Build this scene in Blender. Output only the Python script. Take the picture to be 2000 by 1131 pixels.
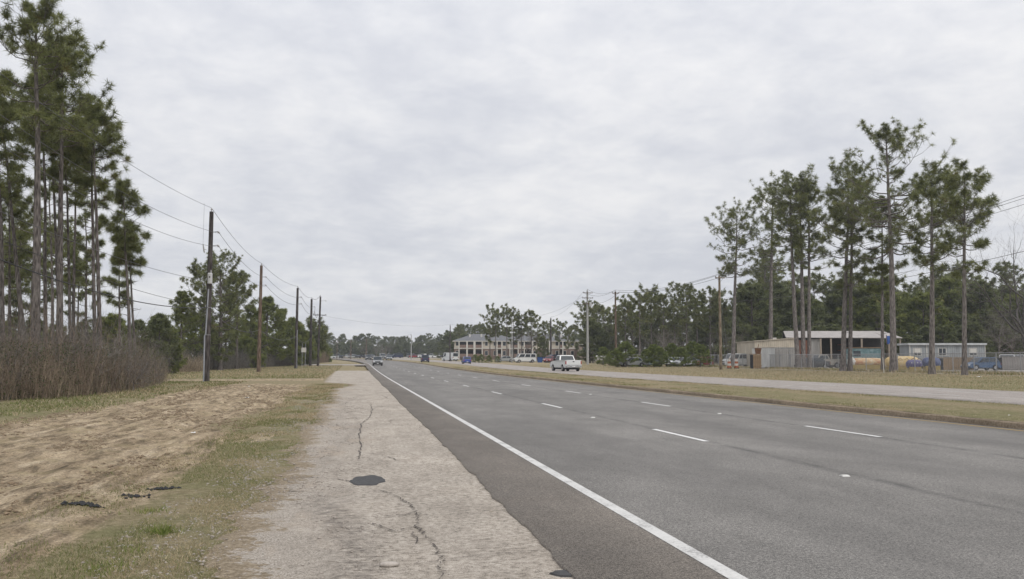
import bpy, bmesh, math, random
import numpy as np
from mathutils import Vector, Matrix

for o in list(bpy.data.objects): bpy.data.objects.remove(o)
scene = bpy.context.scene
col = scene.collection
R = math.radians
rng = np.random.default_rng(7)
random.seed(7)

# ------------------------------------------------------------------ camera
F_PX, CX, CY, CAM_H = 1820.0, 1000.0, 565.5, 1.49
YAW, PITCH = math.atan(0.16546), math.atan(0.07637)
cam_d = bpy.data.cameras.new('camera'); cam = bpy.data.objects.new('camera', cam_d); col.objects.link(cam)
cam_d.sensor_width = 36.0; cam_d.lens = 36.0*F_PX/2000.0
cam_d.clip_start = 0.1; cam_d.clip_end = 6000
cam.location = (0, 0, CAM_H)
cam.rotation_euler = (math.pi/2 + PITCH, 0, -YAW)
scene.camera = cam

# ------------------------------------------------------------------ sky, sun, exposure
SUN_EL, SUN_AZ = R(48), R(150)          # high, behind the camera and to the right, veiled by cloud
w = bpy.data.worlds.new('World'); scene.world = w; w.use_nodes = True
nt = w.node_tree; N = nt.nodes; Lk = nt.links
N.clear()
out = N.new('ShaderNodeOutputWorld'); bg = N.new('ShaderNodeBackground'); bg.inputs['Strength'].default_value = 0.1
sky = N.new('ShaderNodeTexSky'); sky.sky_type = 'NISHITA'; sky.sun_disc = False
sky.sun_elevation = SUN_EL; sky.sun_rotation = SUN_AZ
tc = N.new('ShaderNodeTexCoord'); sep = N.new('ShaderNodeSeparateXYZ'); Lk.new(tc.outputs['Generated'], sep.inputs[0])
def wmath(op, a, b=None, c=None):
    n = N.new('ShaderNodeMath'); n.operation = op
    for i, v in enumerate((a, b, c)):
        if v is None: continue
        if isinstance(v, (int, float)): n.inputs[i].default_value = v
        else: Lk.new(v, n.inputs[i])
    return n.outputs[0]
zc = wmath('MAXIMUM', sep.outputs[2], 0.0)
den = wmath('ADD', zc, 0.24)
px_ = wmath('DIVIDE', sep.outputs[0], den); py_ = wmath('DIVIDE', sep.outputs[1], den)
comb = N.new('ShaderNodeCombineXYZ'); Lk.new(px_, comb.inputs[0]); Lk.new(py_, comb.inputs[1])
mp = N.new('ShaderNodeMapping'); Lk.new(comb.outputs[0], mp.inputs[0]); mp.inputs['Rotation'].default_value = (0, 0, R(-12)); mp.inputs['Scale'].default_value = (1.3, 1.25, 1)
def wnoise(scale, detail, rough, dist):
    n = N.new('ShaderNodeTexNoise'); n.inputs['Scale'].default_value = scale; n.inputs['Detail'].default_value = detail
    n.inputs['Roughness'].default_value = rough; n.inputs['Distortion'].default_value = dist; Lk.new(mp.outputs[0], n.inputs['Vector']); return n.outputs['Fac']
n1 = wnoise(1.15, 7, 0.55, 0.25); n2 = wnoise(5.2, 6, 0.62, 0.2)
nn = wmath('ADD', wmath('MULTIPLY', n1, 0.62), wmath('MULTIPLY', n2, 0.38))
ramp = N.new('ShaderNodeValToRGB'); Lk.new(nn, ramp.inputs[0])
ramp.color_ramp.interpolation = 'B_SPLINE'
els = ramp.color_ramp.elements
els[0].position = 0.37; els[0].color = (0.595, 0.612, 0.668, 1)
els[1].position = 0.64; els[1].color = (0.85, 0.845, 0.85, 1)
e = els.new(0.50); e.color = (0.70, 0.712, 0.75, 1)
# overcast luminance: zenith brighter than the horizon
lum = wmath('MULTIPLY_ADD', wmath('POWER', zc, 1.9), 11.0, 10.25)
vs = N.new('ShaderNodeVectorMath'); vs.operation = 'SCALE'; Lk.new(ramp.outputs[0], vs.inputs[0]); Lk.new(lum, vs.inputs['Scale'])
mx = N.new('ShaderNodeMixRGB'); mx.inputs[0].default_value = 0.96
Lk.new(sky.outputs[0], mx.inputs[1]); Lk.new(vs.outputs[0], mx.inputs[2])
Lk.new(mx.outputs[0], bg.inputs['Color']); Lk.new(bg.outputs[0], out.inputs[0])

sd = bpy.data.lights.new('sun', 'SUN'); sd.energy = 1.5; sd.angle = R(25); sd.color = (1, 0.965, 0.91)
sun = bpy.data.objects.new('sun', sd); col.objects.link(sun)
dvec = Vector((math.sin(SUN_AZ)*math.cos(SUN_EL), math.cos(SUN_AZ)*math.cos(SUN_EL), math.sin(SUN_EL)))
sun.rotation_euler = dvec.to_track_quat('Z', 'Y').to_euler(); sun.location = (0, -20, 40)
vsn = scene.view_settings; vsn.view_transform = 'Standard'; vsn.look = 'None'; vsn.exposure = 0.0; vsn.gamma = 1.0
vsn.use_curve_mapping = False

# ------------------------------------------------------------------ place: ground shape and pixel -> ground
def P(y):                                   # long profile: level, then a gentle climb
    y = np.asarray(y, float)
    return np.where(y < 60, 0.0, np.where(y < 160, .008*(y-60)**2/200, .4+.008*(np.minimum(y, 700)-160)))
def B(y):                                   # the highway bends left far off
    y = np.asarray(y, float)
    return -np.clip(y-190, 0, 560)**2/3000.0
def S(u):                                   # cross profile: kerbed median and far side lie a bit higher
    return np.interp(u, [-1e4, 13.99, 14.0, 14.2, 20.0, 29.2, 31, 48, 1e4], [0, 0, .15, .16, .13, .11, .13, .32, .32])
def T(x, y):
    return P(y) + S(np.asarray(x, float)-B(y))
ca, sa, cp, sp = math.cos(YAW), math.sin(YAW), math.cos(PITCH), math.sin(PITCH)
FW = np.array([sa*cp, ca*cp, sp]); RT = np.array([ca, -sa, 0.0]); UP = np.array([-sa*sp, -ca*sp, cp])
def ray(px, py):
    return FW + RT*((px-CX)/F_PX) + UP*((CY-py)/F_PX)
def at(px, py, dz=0.0):                     # where a pixel's sight line meets the ground
    d = ray(px, py); c = np.array([0, 0, CAM_H])
    ts = np.concatenate([np.linspace(3, 120, 600), np.linspace(120.2, 900, 2400)])
    pts = c+ts[:, None]*d
    below = np.nonzero(pts[:, 2] <= T(pts[:, 0], pts[:, 1])+dz)[0]
    if len(below) == 0: return at_d(px, 450)
    i = below[0]; p = pts[i]
    return np.array([p[0], p[1], float(T(p[0], p[1]))])
def at_d(px, D):                            # ground point in a pixel column at depth D
    p = np.array([0, 0, CAM_H]) + D*ray(px, 700)
    return np.array([p[0], p[1], float(T(p[0], p[1]))])
def depth(p): return float(np.dot(np.asarray(p)-np.array([0, 0, CAM_H]), FW))
def ppm(p): return F_PX/depth(p)            # photo pixels per metre at p
def height_to(p, py):                       # height above p that appears at pixel row py
    D = depth(p); a = CAM_H + D*ray(1000, py)[2]
    return a - p[2]

# ------------------------------------------------------------------ helpers
def tag(o, label=None, cat=None, group=None, kind=None):
    if label: o['label'] = label
    if cat: o['category'] = cat
    if group: o['group'] = group
    if kind: o['kind'] = kind
    return o
def empty(name, loc=(0, 0, 0), rz=0.0):
    o = bpy.data.objects.new(name, None); col.objects.link(o)
    o.location = tuple(float(v) for v in loc); o.rotation_euler = (0, 0, rz); o.empty_display_size = .2
    return o
def link(name, me, mat=None, parent=None):
    if mat is not None and len(me.materials) == 0: me.materials.append(mat)
    o = bpy.data.objects.new(name, me); col.objects.link(o)
    if mat is not None and me.materials[0] is not mat and me.materials[0].name != mat.name:
        o.material_slots[0].link = 'OBJECT'; o.material_slots[0].material = mat
    if parent is not None: o.parent = parent
    return o
def np_mesh(name, V, Fc, smooth=False, attrs=None):
    V = np.ascontiguousarray(V, np.float32); Fc = np.ascontiguousarray(Fc, np.int32); k = Fc.shape[1]
    me = bpy.data.meshes.new(name)
    me.vertices.add(len(V)); me.vertices.foreach_set('co', V.ravel())
    me.loops.add(Fc.size); me.loops.foreach_set('vertex_index', Fc.ravel())
    me.polygons.add(len(Fc)); me.polygons.foreach_set('loop_start', np.arange(0, Fc.size, k, dtype=np.int32))
    me.polygons.foreach_set('loop_total', np.full(len(Fc), k, np.int32))
    if smooth: me.polygons.foreach_set('use_smooth', np.ones(len(Fc), bool))
    me.update(calc_edges=True)
    for an, av in (attrs or {}).items():
        av = np.asarray(av, np.float32)
        if av.ndim == 1:
            a = me.attributes.new(an, 'FLOAT', 'POINT'); a.data.foreach_set('value', av)
        else:
            a = me.attributes.new(an, 'FLOAT_VECTOR', 'POINT'); a.data.foreach_set('vector', av.ravel())
    return me
def grid_faces(nr, nc):
    i = np.arange(nr-1)[:, None]*nc+np.arange(nc-1)[None, :]
    i = i.ravel(); return np.stack([i, i+1, i+nc+1, i+nc], 1)
def norm(v):
    return v/np.maximum(np.linalg.norm(v, axis=-1, keepdims=True), 1e-9)
def tubes(Pn, Rn, sides=3):
    """n tubes of k points each: Pn (n,k,3), Rn (n,k) -> verts, quads"""
    n, k, _ = Pn.shape
    t = np.gradient(Pn, axis=1); t = norm(t)
    ref = np.where(np.abs(t[..., 2:3]) > .9, np.array([1., 0, 0]), np.array([0, 0, 1.]))
    a = norm(np.cross(t, ref)); b = np.cross(t, a)
    th = np.arange(sides)*2*math.pi/sides
    V = Pn[:, :, None, :] + Rn[:, :, None, None]*(np.cos(th)[:, None]*a[:, :, None, :] + np.sin(th)[:, None]*b[:, :, None, :])
    V = V.reshape(-1, 3)
    base = (np.arange(n)*k*sides)[:, None, None]+(np.arange(k-1)*sides)[None, :, None]
    j = np.arange(sides)[None, None, :]; j2 = (j+1) % sides
    Fq = np.stack([base+j, base+j2, base+sides+j2, base+sides+j], -1).reshape(-1, 4)
    return V, Fq
def merge(parts):
    Vs, Fs, o = [], [], 0
    for V, Fc in parts:
        Vs.append(V); Fs.append(Fc+o); o += len(V)
    return np.concatenate(Vs), np.concatenate(Fs)
def hash2(ix, iy, seed):
    h = (ix*374761393 + iy*668265263 + seed*974634777) & 0xffffffff
    h = ((h ^ (h >> 13))*1274126177) & 0xffffffff
    return ((h ^ (h >> 16)) & 0xffff)/65535.0
def vnoise(x, y, seed=0):
    x = np.asarray(x, float); y = np.asarray(y, float)
    ix = np.floor(x).astype(np.int64); iy = np.floor(y).astype(np.int64)
    fx = x-ix; fy = y-iy; fx = fx*fx*(3-2*fx); fy = fy*fy*(3-2*fy)
    a = hash2(ix, iy, seed); b = hash2(ix+1, iy, seed); c = hash2(ix, iy+1, seed); d = hash2(ix+1, iy+1, seed)
    return (a*(1-fx)+b*fx)*(1-fy)+(c*(1-fx)+d*fx)*fy
def fbm(x, y, oct=4, seed=0, gain=.5):
    s = 0; a = 1; t = 0
    for i in range(oct):
        s = s+a*vnoise(np.asarray(x)*2**i, np.asarray(y)*2**i, seed+i*17); t += a; a *= gain
    return s/t
def smooth(a, b, x):
    t = np.clip((np.asarray(x, float)-a)/(b-a), 0, 1); return t*t*(3-2*t)

class MB:                                    # collects solids, builds ONE mesh object
    def __init__(s): s.v = []; s.f = []
    def add(s, V, Fc):
        o = len(s.v); s.v += [tuple(float(c) for c in p) for p in V]; s.f += [tuple(i+o for i in f) for f in Fc]; return s
    def hexa(s, b, t):                       # 4 bottom points, 4 top points, counter-clockwise from above
        return s.add(list(b)+list(t), [(3, 2, 1, 0), (4, 5, 6, 7), (0, 1, 5, 4), (1, 2, 6, 5), (2, 3, 7, 6), (3, 0, 4, 7)])
    def box(s, x0, x1, y0, y1, z0, z1):
        return s.hexa([(x0, y0, z0), (x1, y0, z0), (x1, y1, z0), (x0, y1, z0)], [(x0, y0, z1), (x1, y0, z1), (x1, y1, z1), (x0, y1, z1)])
    def tube(s, pts, rad, n=8, cap=True):
        pts = np.array(pts, float); rad = np.broadcast_to(np.asarray(rad, float), (len(pts),))
        V, Fc = tubes(pts[None], rad[None].copy(), n)
        Fl = [tuple(f) for f in Fc.tolist()]
        if cap: Fl += [tuple(range(n-1, -1, -1)), tuple(range(len(V)-n, len(V)))]
        return s.add(V, Fl)
    def cyl(s, c, ax, r, h, n=16):
        c = np.array(c, float); ax = np.array(ax, float)
        return s.tube([c-ax*h/2, c+ax*h/2], r, n)
    def prism(s, prof, y0, y1, inset=None):  # profile in x,z extruded along y
        n = len(prof)
        V = [(x, y0, z) for x, z in prof]+[(x, y1, z) for x, z in prof]
        Fc = [tuple(range(n)), tuple(range(2*n-1, n-1, -1))]+[((i+1) % n, i, n+i, n+(i+1) % n) for i in range(n)]
        return s.add(V, Fc)
    def mesh(s, name, bevel=0, seg=2, smooth_=False):
        me = bpy.data.meshes.new(name); me.from_pydata(s.v, [], s.f); me.update()
        if bevel or True:
            bm = bmesh.new(); bm.from_mesh(me)
            bmesh.ops.recalc_face_normals(bm, faces=bm.faces[:])
            if bevel:
                bmesh.ops.bevel(bm, geom=[e for e in bm.edges if len(e.link_faces) == 2 and e.calc_face_angle(0) > .35], offset=bevel, segments=seg, affect='EDGES', clamp_overlap=True)
            bm.to_mesh(me); bm.free()
        if smooth_:
            for p in me.polygons: p.use_smooth = True
        return me
    def build(s, name, mat, parent=None, bevel=0, seg=2, smooth_=False):
        return link(name, s.mesh(name, bevel, seg, smooth_), mat, parent)

# ------------------------------------------------------------------ materials
class NT:
    def __init__(s, name):
        s.m = bpy.data.materials.new(name); s.m.use_nodes = True; s.t = s.m.node_tree; s.n = s.t.nodes; s.l = s.t.links
        s.b = s.n['Principled BSDF']; s.pos = None
    def inp(s, sock, v):
        if isinstance(v, bpy.types.NodeSocket): s.l.new(v, sock)
        elif isinstance(v, (tuple, list)): sock.default_value = (tuple(v)+(1.0,))[:4] if sock.type == 'RGBA' else tuple(v)[:3]
        else: sock.default_value = v
    def coord(s, scale=(1, 1, 1), rot=(0, 0, 0), kind='Object', loc=(0, 0, 0)):
        t = s.n.new('ShaderNodeTexCoord'); m = s.n.new('ShaderNodeMapping'); s.l.new(t.outputs[kind], m.inputs[0])
        m.inputs['Scale'].default_value = scale; m.inputs['Rotation'].default_value = rot; m.inputs['Location'].default_value = loc; return m.outputs[0]
    def world(s, scale=(1, 1, 1)):
        g = s.n.new('ShaderNodeNewGeometry'); m = s.n.new('ShaderNodeMapping'); s.l.new(g.outputs['Position'], m.inputs[0]); m.inputs['Scale'].default_value = scale; return m.outputs[0]
    def noise(s, scale, detail=4, rough=.55, vec=None, dist=0):
        n = s.n.new('ShaderNodeTexNoise'); n.inputs['Scale'].default_value = scale; n.inputs['Detail'].default_value = detail
        n.inputs['Roughness'].default_value = rough; n.inputs['Distortion'].default_value = dist
        if vec is not None: s.l.new(vec, n.inputs['Vector'])
        return n.outputs['Fac']
    def voro(s, scale, vec=None, out='Distance', feature='F1'):
        n = s.n.new('ShaderNodeTexVoronoi'); n.feature = feature; n.inputs['Scale'].default_value = scale
        if vec is not None: s.l.new(vec, n.inputs['Vector'])
        return n.outputs[out]
    def ramp(s, fac, *stops, interp='LINEAR'):
        n = s.n.new('ShaderNodeValToRGB'); s.l.new(fac, n.inputs[0]); e = n.color_ramp.elements; n.color_ramp.interpolation = interp
        while len(e) < len(stops): e.new(.5)
        for el, (p, c) in zip(e, stops):
            el.position = p; el.color = (c, c, c, 1) if isinstance(c, (int, float)) else tuple(c)+(1,)
        return n.outputs[0]
    def mix(s, f, a, b, mode='MIX'):
        n = s.n.new('ShaderNodeMixRGB'); n.blend_type = mode
        s.inp(n.inputs[0], f); s.inp(n.inputs[1], a); s.inp(n.inputs[2], b); return n.outputs[0]
    def math(s, op, a, b=0.0, clamp=False):
        n = s.n.new('ShaderNodeMath'); n.operation = op; n.use_clamp = clamp; s.inp(n.inputs[0], a); s.inp(n.inputs[1], b); return n.outputs[0]
    def attr(s, name, out='Fac', kind='GEOMETRY'):
        n = s.n.new('ShaderNodeAttribute'); n.attribute_name = name; n.attribute_type = kind; return n.outputs[out]
    def bump(s, h, strength=.5, dist=.02):
        n = s.n.new('ShaderNodeBump'); n.inputs['Strength'].default_value = strength; n.inputs['Distance'].default_value = dist
        s.l.new(h, n.inputs['Height']); s.l.new(n.outputs[0], s.b.inputs['Normal'])
    def done(s, color=None, rough=.9, metal=0, spec=.3):
        if color is not None: s.inp(s.b.inputs['Base Color'], color)
        s.inp(s.b.inputs['Roughness'], rough); s.b.inputs['Metallic'].default_value = metal
        s.b.inputs['Specular IOR Level'].default_value = spec
        return s.m
def plain(name, c, rough=.6, metal=0, var=.25, scale=3.0, spec=.4, bump=0):
    t = NT(name); v = t.coord(); n = t.noise(scale, 6, .65, v); n2 = t.noise(scale*9, 4, .6, v)
    f = t.math('ADD', t.math('MULTIPLY', n, .65), t.math('MULTIPLY', n2, .35))
    lo = tuple(x*(1-var) for x in c); hi = tuple(min(1, x*(1+var*.7)) for x in c)
    cc = t.ramp(f, (.3, lo), (.7, hi))
    if bump: t.bump(n2, bump, .01)
    return t.done(cc, rough, metal, spec)
def glass(name, c=(.02, .025, .03), rough=.08):
    t = NT(name); n = t.noise(2.0, 3, .5, t.coord()); cc = t.ramp(n, (.3, c), (.7, tuple(x*1.6 for x in c)))
    return t.done(cc, rough, 0, .6)
M = {}
def asphalt_mat():
    t = NT('asphalt'); g = t.world(); sx = t.n.new('ShaderNodeSeparateXYZ'); t.l.new(g, sx.inputs[0])
    fine = t.noise(95, 3, .75, g); mid = t.noise(42, 4, .75, g); big = t.noise(.35, 5, .6, t.world((1, .25, 1))); bl = t.noise(1.3, 5, .6, t.world((1, .4, 1)))
    sp = t.voro(90, g)
    c = t.ramp(fine, (.36, (.017, .0165, .016)), (.48, (.128, .120, .110)), (.62, (.385, .362, .332)))
    c = t.mix(.5, c, t.ramp(mid, (.38, (.030, .029, .028)), (.5, (.138, .130, .119)), (.62, (.285, .269, .247))))
    c = t.mix(.55, c, t.ramp(big, (.36, .70), (.62, 1.22)), 'MULTIPLY')
    c = t.mix(.5, c, t.ramp(bl, (.34, .72), (.64, 1.2)), 'MULTIPLY')
    # oil line down the middle of each lane, polished wheel paths
    lane = t.math('MULTIPLY', t.math('SUBTRACT', sx.outputs[0], 2.55), 2*math.pi/3.55)
    oil = t.math('MULTIPLY', t.math('COSINE', lane), -.5)
    wob = t.noise(.5, 4, .6, t.world((1, .15, 1)))
    oil = t.math('MULTIPLY', oil, t.ramp(wob, (.35, .0), (.65, 1.0)))
    c = t.mix(t.math('MULTIPLY', t.math('MAXIMUM', oil, 0.0), .6), c, (.075, .07, .068))
    for xs_ in (6.30, 9.86):               # paving joints, darkened by dirt
        jw = t.math('MULTIPLY', t.math('SUBTRACT', t.noise(.8, 3, .6, t.world((0, 1, 0))), .5), .22)
        jd = t.math('ABSOLUTE', t.math('SUBTRACT', t.math('ADD', sx.outputs[0], jw), xs_))
        jm = t.math('SUBTRACT', 1.0, t.math('MULTIPLY', jd, 7.0), clamp=True)
        c = t.mix(t.math('MULTIPLY', jm, t.ramp(t.noise(1.7, 5, .7, g), (.36, .05), (.62, .75))), c, (.045, .043, .041))
    # older, browner strip outside the edge line
    br = t.math('SUBTRACT', 1.0, t.math('MULTIPLY', t.math('SUBTRACT', sx.outputs[0], 2.45), 18.0), clamp=True)
    c = t.mix(t.math('MULTIPLY', br, .7), c, t.mix(1.0, c, (1.08, .97, .86), 'MULTIPLY'))
    t.bump(t.math('ADD', fine, sp), .5, .006)
    return t.done(c, .82, 0, .35)
def concrete_mat(name, lo, hi, gr=.5, rutted=False):
    t = NT(name); g = t.world()
    fine = t.noise(120, 3, .7, g); mid = t.noise(17, 5, .68, g); big = t.noise(.8, 6, .62, t.world((1, .5, 1))); st = t.noise(2.6, 5, .7, t.world((1.2, .35, 1)))
    f = t.math('ADD', t.math('MULTIPLY', fine, .55), t.math('MULTIPLY', mid, .45))
    c = t.ramp(f, (.38, tuple(x*.28 for x in lo)), (.46, lo), (.60, hi))
    c = t.mix(gr, c, t.ramp(big, (.34, .66), (.64, 1.2)), 'MULTIPLY')
    c = t.mix(.5, c, t.ramp(st, (.36, (.68, .64, .60)), (.62, (1.12, 1.1, 1.08))), 'MULTIPLY')
    if rutted:
        s2 = t.attr('loose')
        gravel = t.ramp(t.noise(60, 4, .8, g), (.36, (.07, .058, .046)), (.48, (.27, .235, .195)), (.62, (.52, .475, .42)))
        m = t.math('MULTIPLY', s2, t.ramp(t.noise(3.0, 5, .7, g), (.35, .25), (.62, 1.0)))
        c = t.mix(m, c, gravel)
        sand = t.ramp(t.noise(1.1, 5, .65, t.world((1.3, .4, 1))), (.5, 0.0), (.66, .55))
        c = t.mix(t.math('MULTIPLY', sand, s2), c, (.36, .29, .22))
        ed = t.attr('edge'); en = t.math('ADD', t.math('MULTIPLY', t.noise(2.2, 5, .7, g), .5), t.math('MULTIPLY', t.noise(14, 4, .7, g), .5))
        soil = t.ramp(t.noise(26, 5, .75, g), (.3, (.10, .078, .05)), (.5, (.22, .175, .12)), (.7, (.36, .30, .22)))
        c = t.mix(t.ramp(t.math('ADD', ed, t.math('MULTIPLY', t.math('SUBTRACT', en, .5), 3.4)), (.47, 0.0), (.55, 1.0)), c, soil)
        dk = t.attr('stain'); c = t.mix(t.math('MULTIPLY', dk, t.ramp(t.noise(7, 5, .75, g), (.38, 0.0), (.62, 1.0))), c, (.055, .047, .042))
    t.bump(t.math('ADD', t.math('MULTIPLY', mid, 1.6), fine), .75, .012)
    return t.done(c, .93, 0, .2)
def ground_mat():
    t = NT('ground'); g = t.world()
    mk = t.n.new('ShaderNodeAttribute'); mk.attribute_name = 'mask'; sp = t.n.new('ShaderNodeSeparateXYZ'); t.l.new(mk.outputs['Vector'], sp.inputs[0])
    n_a = t.noise(1.3, 6, .65, g); n_b = t.noise(9, 5, .7, g); n_c = t.noise(60, 4, .7, g); n_s = t.noise(3.2, 6, .68, t.world((1.0, .22, 1)), .4)
    n_l = t.noise(.22, 5, .6, g)
    dry = t.ramp(t.math('ADD', t.math('MULTIPLY', n_b, .5), t.math('MULTIPLY', n_c, .5)), (.34, (.13, .102, .060)), (.5, (.255, .205, .125)), (.66, (.41, .34, .225)))
    grn = t.ramp(t.math('ADD', t.math('MULTIPLY', n_b, .5), t.math('MULTIPLY', n_c, .5)), (.34, (.072, .078, .030)), (.5, (.15, .152, .064)), (.66, (.25, .235, .12)))
    gm = t.math('MULTIPLY', sp.outputs[1], t.ramp(t.math('ADD', t.math('MULTIPLY', n_a, .6), t.math('MULTIPLY', n_l, .4)), (.38, .0), (.60, 1.0)))
    c = t.mix(gm, dry, grn)
    dirt = t.ramp(n_s, (.34, (.115, .09, .06)), (.44, (.275, .212, .138)), (.56, (.385, .305, .208)), (.72, (.52, .43, .315)))
    dirt = t.mix(.8, dirt, t.ramp(t.noise(34, 5, .8, t.world((1, .55, 1))), (.36, .42), (.48, 1.0), (.62, 1.45)), 'MULTIPLY')
    dirt = t.mix(.75, dirt, t.ramp(t.noise(5, 6, .75, t.world((1, .3, 1)), .5), (.36, .42), (.54, 1.12)), 'MULTIPLY')
    dirt = t.mix(.6, dirt, t.ramp(t.noise(1.6, 6, .8, t.world((1.2, .16, 1)), .3), (.38, (.50, .47, .43)), (.54, (1.1, 1.1, 1.1))), 'MULTIPLY')
    dirt = t.mix(t.ramp(n_a, (.5, 0.0), (.72, .75)), dirt, (.33, .27, .155))
    dm = t.ramp(t.math('ADD', sp.outputs[0], t.math('MULTIPLY', t.math('SUBTRACT', t.math('ADD', t.math('MULTIPLY', n_s, .6), t.math('MULTIPLY', n_b, .4)), .5), 1.5)), (.42, 0.0), (.60, 1.0))
    c = t.mix(dm, c, dirt)
    grav = t.ramp(n_c, (.3, (.20, .18, .16)), (.7, (.40, .37, .335)))
    c = t.mix(sp.outputs[2], c, grav)
    t.bump(t.math('ADD', t.math('MULTIPLY', n_b, 2.5), n_c), .9, .03)
    return t.done(c, .95, 0, .15)
def paint_mat(name, c, wear=.5, under=(.16, .155, .15)):
    t = NT(name); g = t.world(); n = t.math('ADD', t.math('MULTIPLY', t.noise(38, 4, .75, g), .55), t.math('MULTIPLY', t.noise(2.4, 4, .65, g), .45))
    cc = t.ramp(n, (wear-.16, under), (wear-.03, tuple(x*.8 for x in c)), (wear+.16, c)); return t.done(cc, .7)
def needle_mat(name, dark, light, brown=0.0):
    t = NT(name); a = t.attr('tone'); r = t.attr('tree_tone', kind='OBJECT')
    c = t.ramp(a, (0, dark), (1, light))
    if brown: c = t.mix(t.ramp(a, (.93, 0.0), (.97, brown)), c, (.13, .085, .035))
    t.done(c, .55, 0, .35)
    tr = t.n.new('ShaderNodeBsdfTranslucent'); t.l.new(c, tr.inputs[0])
    ms = t.n.new('ShaderNodeMixShader'); ms.inputs[0].default_value = .38
    o = t.n['Material Output']; t.l.new(t.b.outputs[0], ms.inputs[1]); t.l.new(tr.outputs[0], ms.inputs[2]); t.l.new(ms.outputs[0], o.inputs[0])
    return t.m
def bark_mat(name, lo, hi, sc=1.0):
    t = NT(name); v = t.coord((1, 1, .22)); n = t.noise(16*sc, 5, .7, v); n2 = t.noise(1.2, 4, .6, t.coord()); vo = t.voro(11*sc, v)
    c = t.ramp(t.math('ADD', t.math('MULTIPLY', n, .6), t.math('MULTIPLY', vo, .5)), (.28, tuple(x*.45 for x in lo)), (.45, lo), (.75, hi))
    c = t.mix(.5, c, t.ramp(n2, (.35, .72), (.65, 1.2)), 'MULTIPLY'); t.bump(vo, .9, .03)
    return t.done(c, .95, 0, .1)
M['asphalt'] = asphalt_mat()
M['old_pave'] = concrete_mat('old_pavement', (.305, .270, .228), (.515, .468, .41), .5, True)
M['far_conc'] = concrete_mat('far_concrete', (.29, .262, .24), (.40, .37, .345), .4)
M['kerb'] = concrete_mat('kerb_concrete', (.21, .165, .115), (.34, .28, .21), .7)
M['ground'] = ground_mat()
M['white_line'] = paint_mat('white_line', (.60, .59, .565), .50)
M['white_dash'] = paint_mat('white_dash', (.70, .69, .67), .43)
M['faint_dash'] = paint_mat('faint_dash', (.56, .55, .53), .46, (.34, .315, .29))
M['yellow_line'] = paint_mat('yellow_line', (.42, .29, .10), .50)
M['pine'] = needle_mat('pine_needles', (.078, .094, .034), (.285, .300, .112), .8)
M['pine_y'] = needle_mat('young_pine_needles', (.068, .088, .024), (.285, .310, .086), .5)
M['pine_far'] = needle_mat('far_pine_needles', (.068, .084, .036), (.23, .25, .108))
M['pine_sap'] = needle_mat('sapling_pine_needles', (.085, .115, .028), (.27, .31, .085))
M['shrub'] = needle_mat('broadleaf', (.034, .046, .018), (.105, .125, .048))
M['bark'] = bark_mat('pine_bark', (.118, .104, .096), (.25, .226, .21))
M['bark_dk'] = bark_mat('dark_pine_bark', (.082, .071, .065), (.19, .168, .155))
M['bare'] = bark_mat('bare_wood', (.13, .112, .10), (.28, .25, .225))
M['brush'] = bark_mat('brush_stem', (.115, .080, .060), (.26, .195, .155))
# ================================================================== THE SETTING
def yrows(y0, y1, first, ratio):
    ys = [y0]; st = first
    while ys[-1] < y1:
        ys.append(ys[-1]+st); st = max(first, (ys[-1])*ratio)
    return np.array(ys)
def zone_dirt(u, y):
    a = smooth(-9.2, -7.6, u + 1.2*(fbm(y*.09, u*.2, 3, 5)-.5)*2)*(1-smooth(-3.2, -2.1, u + .9*(fbm(y*.13+9, u*.3, 3, 6)-.5)*2))
    a = a*(1-smooth(52, 66, y+u*.4))*1.0
    drive = smooth(-40, -36, u)*(1-smooth(-3.0, -2.2, u))*smooth(70.5, 72.5, y)*(1-smooth(76.5, 78.0, y))
    drive2 = smooth(29, 31, u)*(1-smooth(47, 50, u))*smooth(193, 196, y)*(1-smooth(206, 210, y))
    spot = .75*smooth(.6, .75, fbm(u*.5+40, y*.22, 4, 8))*smooth(-3.4, -1.6, u)*(1-smooth(-.2, 0.2, u))*(1-smooth(40, 60, y))
    return np.maximum(np.maximum(a, drive), np.maximum(drive2, spot))
def zone_green(u, y):
    strip = .85*smooth(-3.1, -2.2, u)*(1-smooth(58, 70, y))
    left = .95*(1-smooth(-8.8, -7.8, u))*(1-smooth(-40, -36, -np.abs(u)) * 0)
    near = .35
    return np.maximum(np.maximum(strip, left*(1-.45*smooth(80, 110, y))), near)
def zone_gravel(x, u, y):
    g1 = smooth(50, 51.5, u)*(1-smooth(84, 88, u))*smooth(20, 40, y)*(1-smooth(128, 150, y))
    g2 = smooth(365, 380, y)*(1-smooth(500, 510, y))*smooth(-60, -40, u)
    return np.maximum(g1, g2*.8)
def relief(u, y):
    d = smooth(-10.0, -8.2, u)*(1-smooth(-3.0, -1.8, u))*(1-smooth(55, 75, y))
    rut = (fbm(u*1.7+.06*y, y*.10, 4, 21)-.5)*.16 + (fbm(u*3.6+.25*y, y*.13, 4, 22, .6)-.5)*.15 + (fbm(u*9, y*1.1, 3, 25, .6)-.5)*.05
    g = (fbm(u*2.2, y*1.2, 4, 23)-.5)*.05*(1-smooth(-1.9, -1.2, u))
    return (rut*d + g*(u < -1.2))*(1-smooth(120, 200, y))
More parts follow.
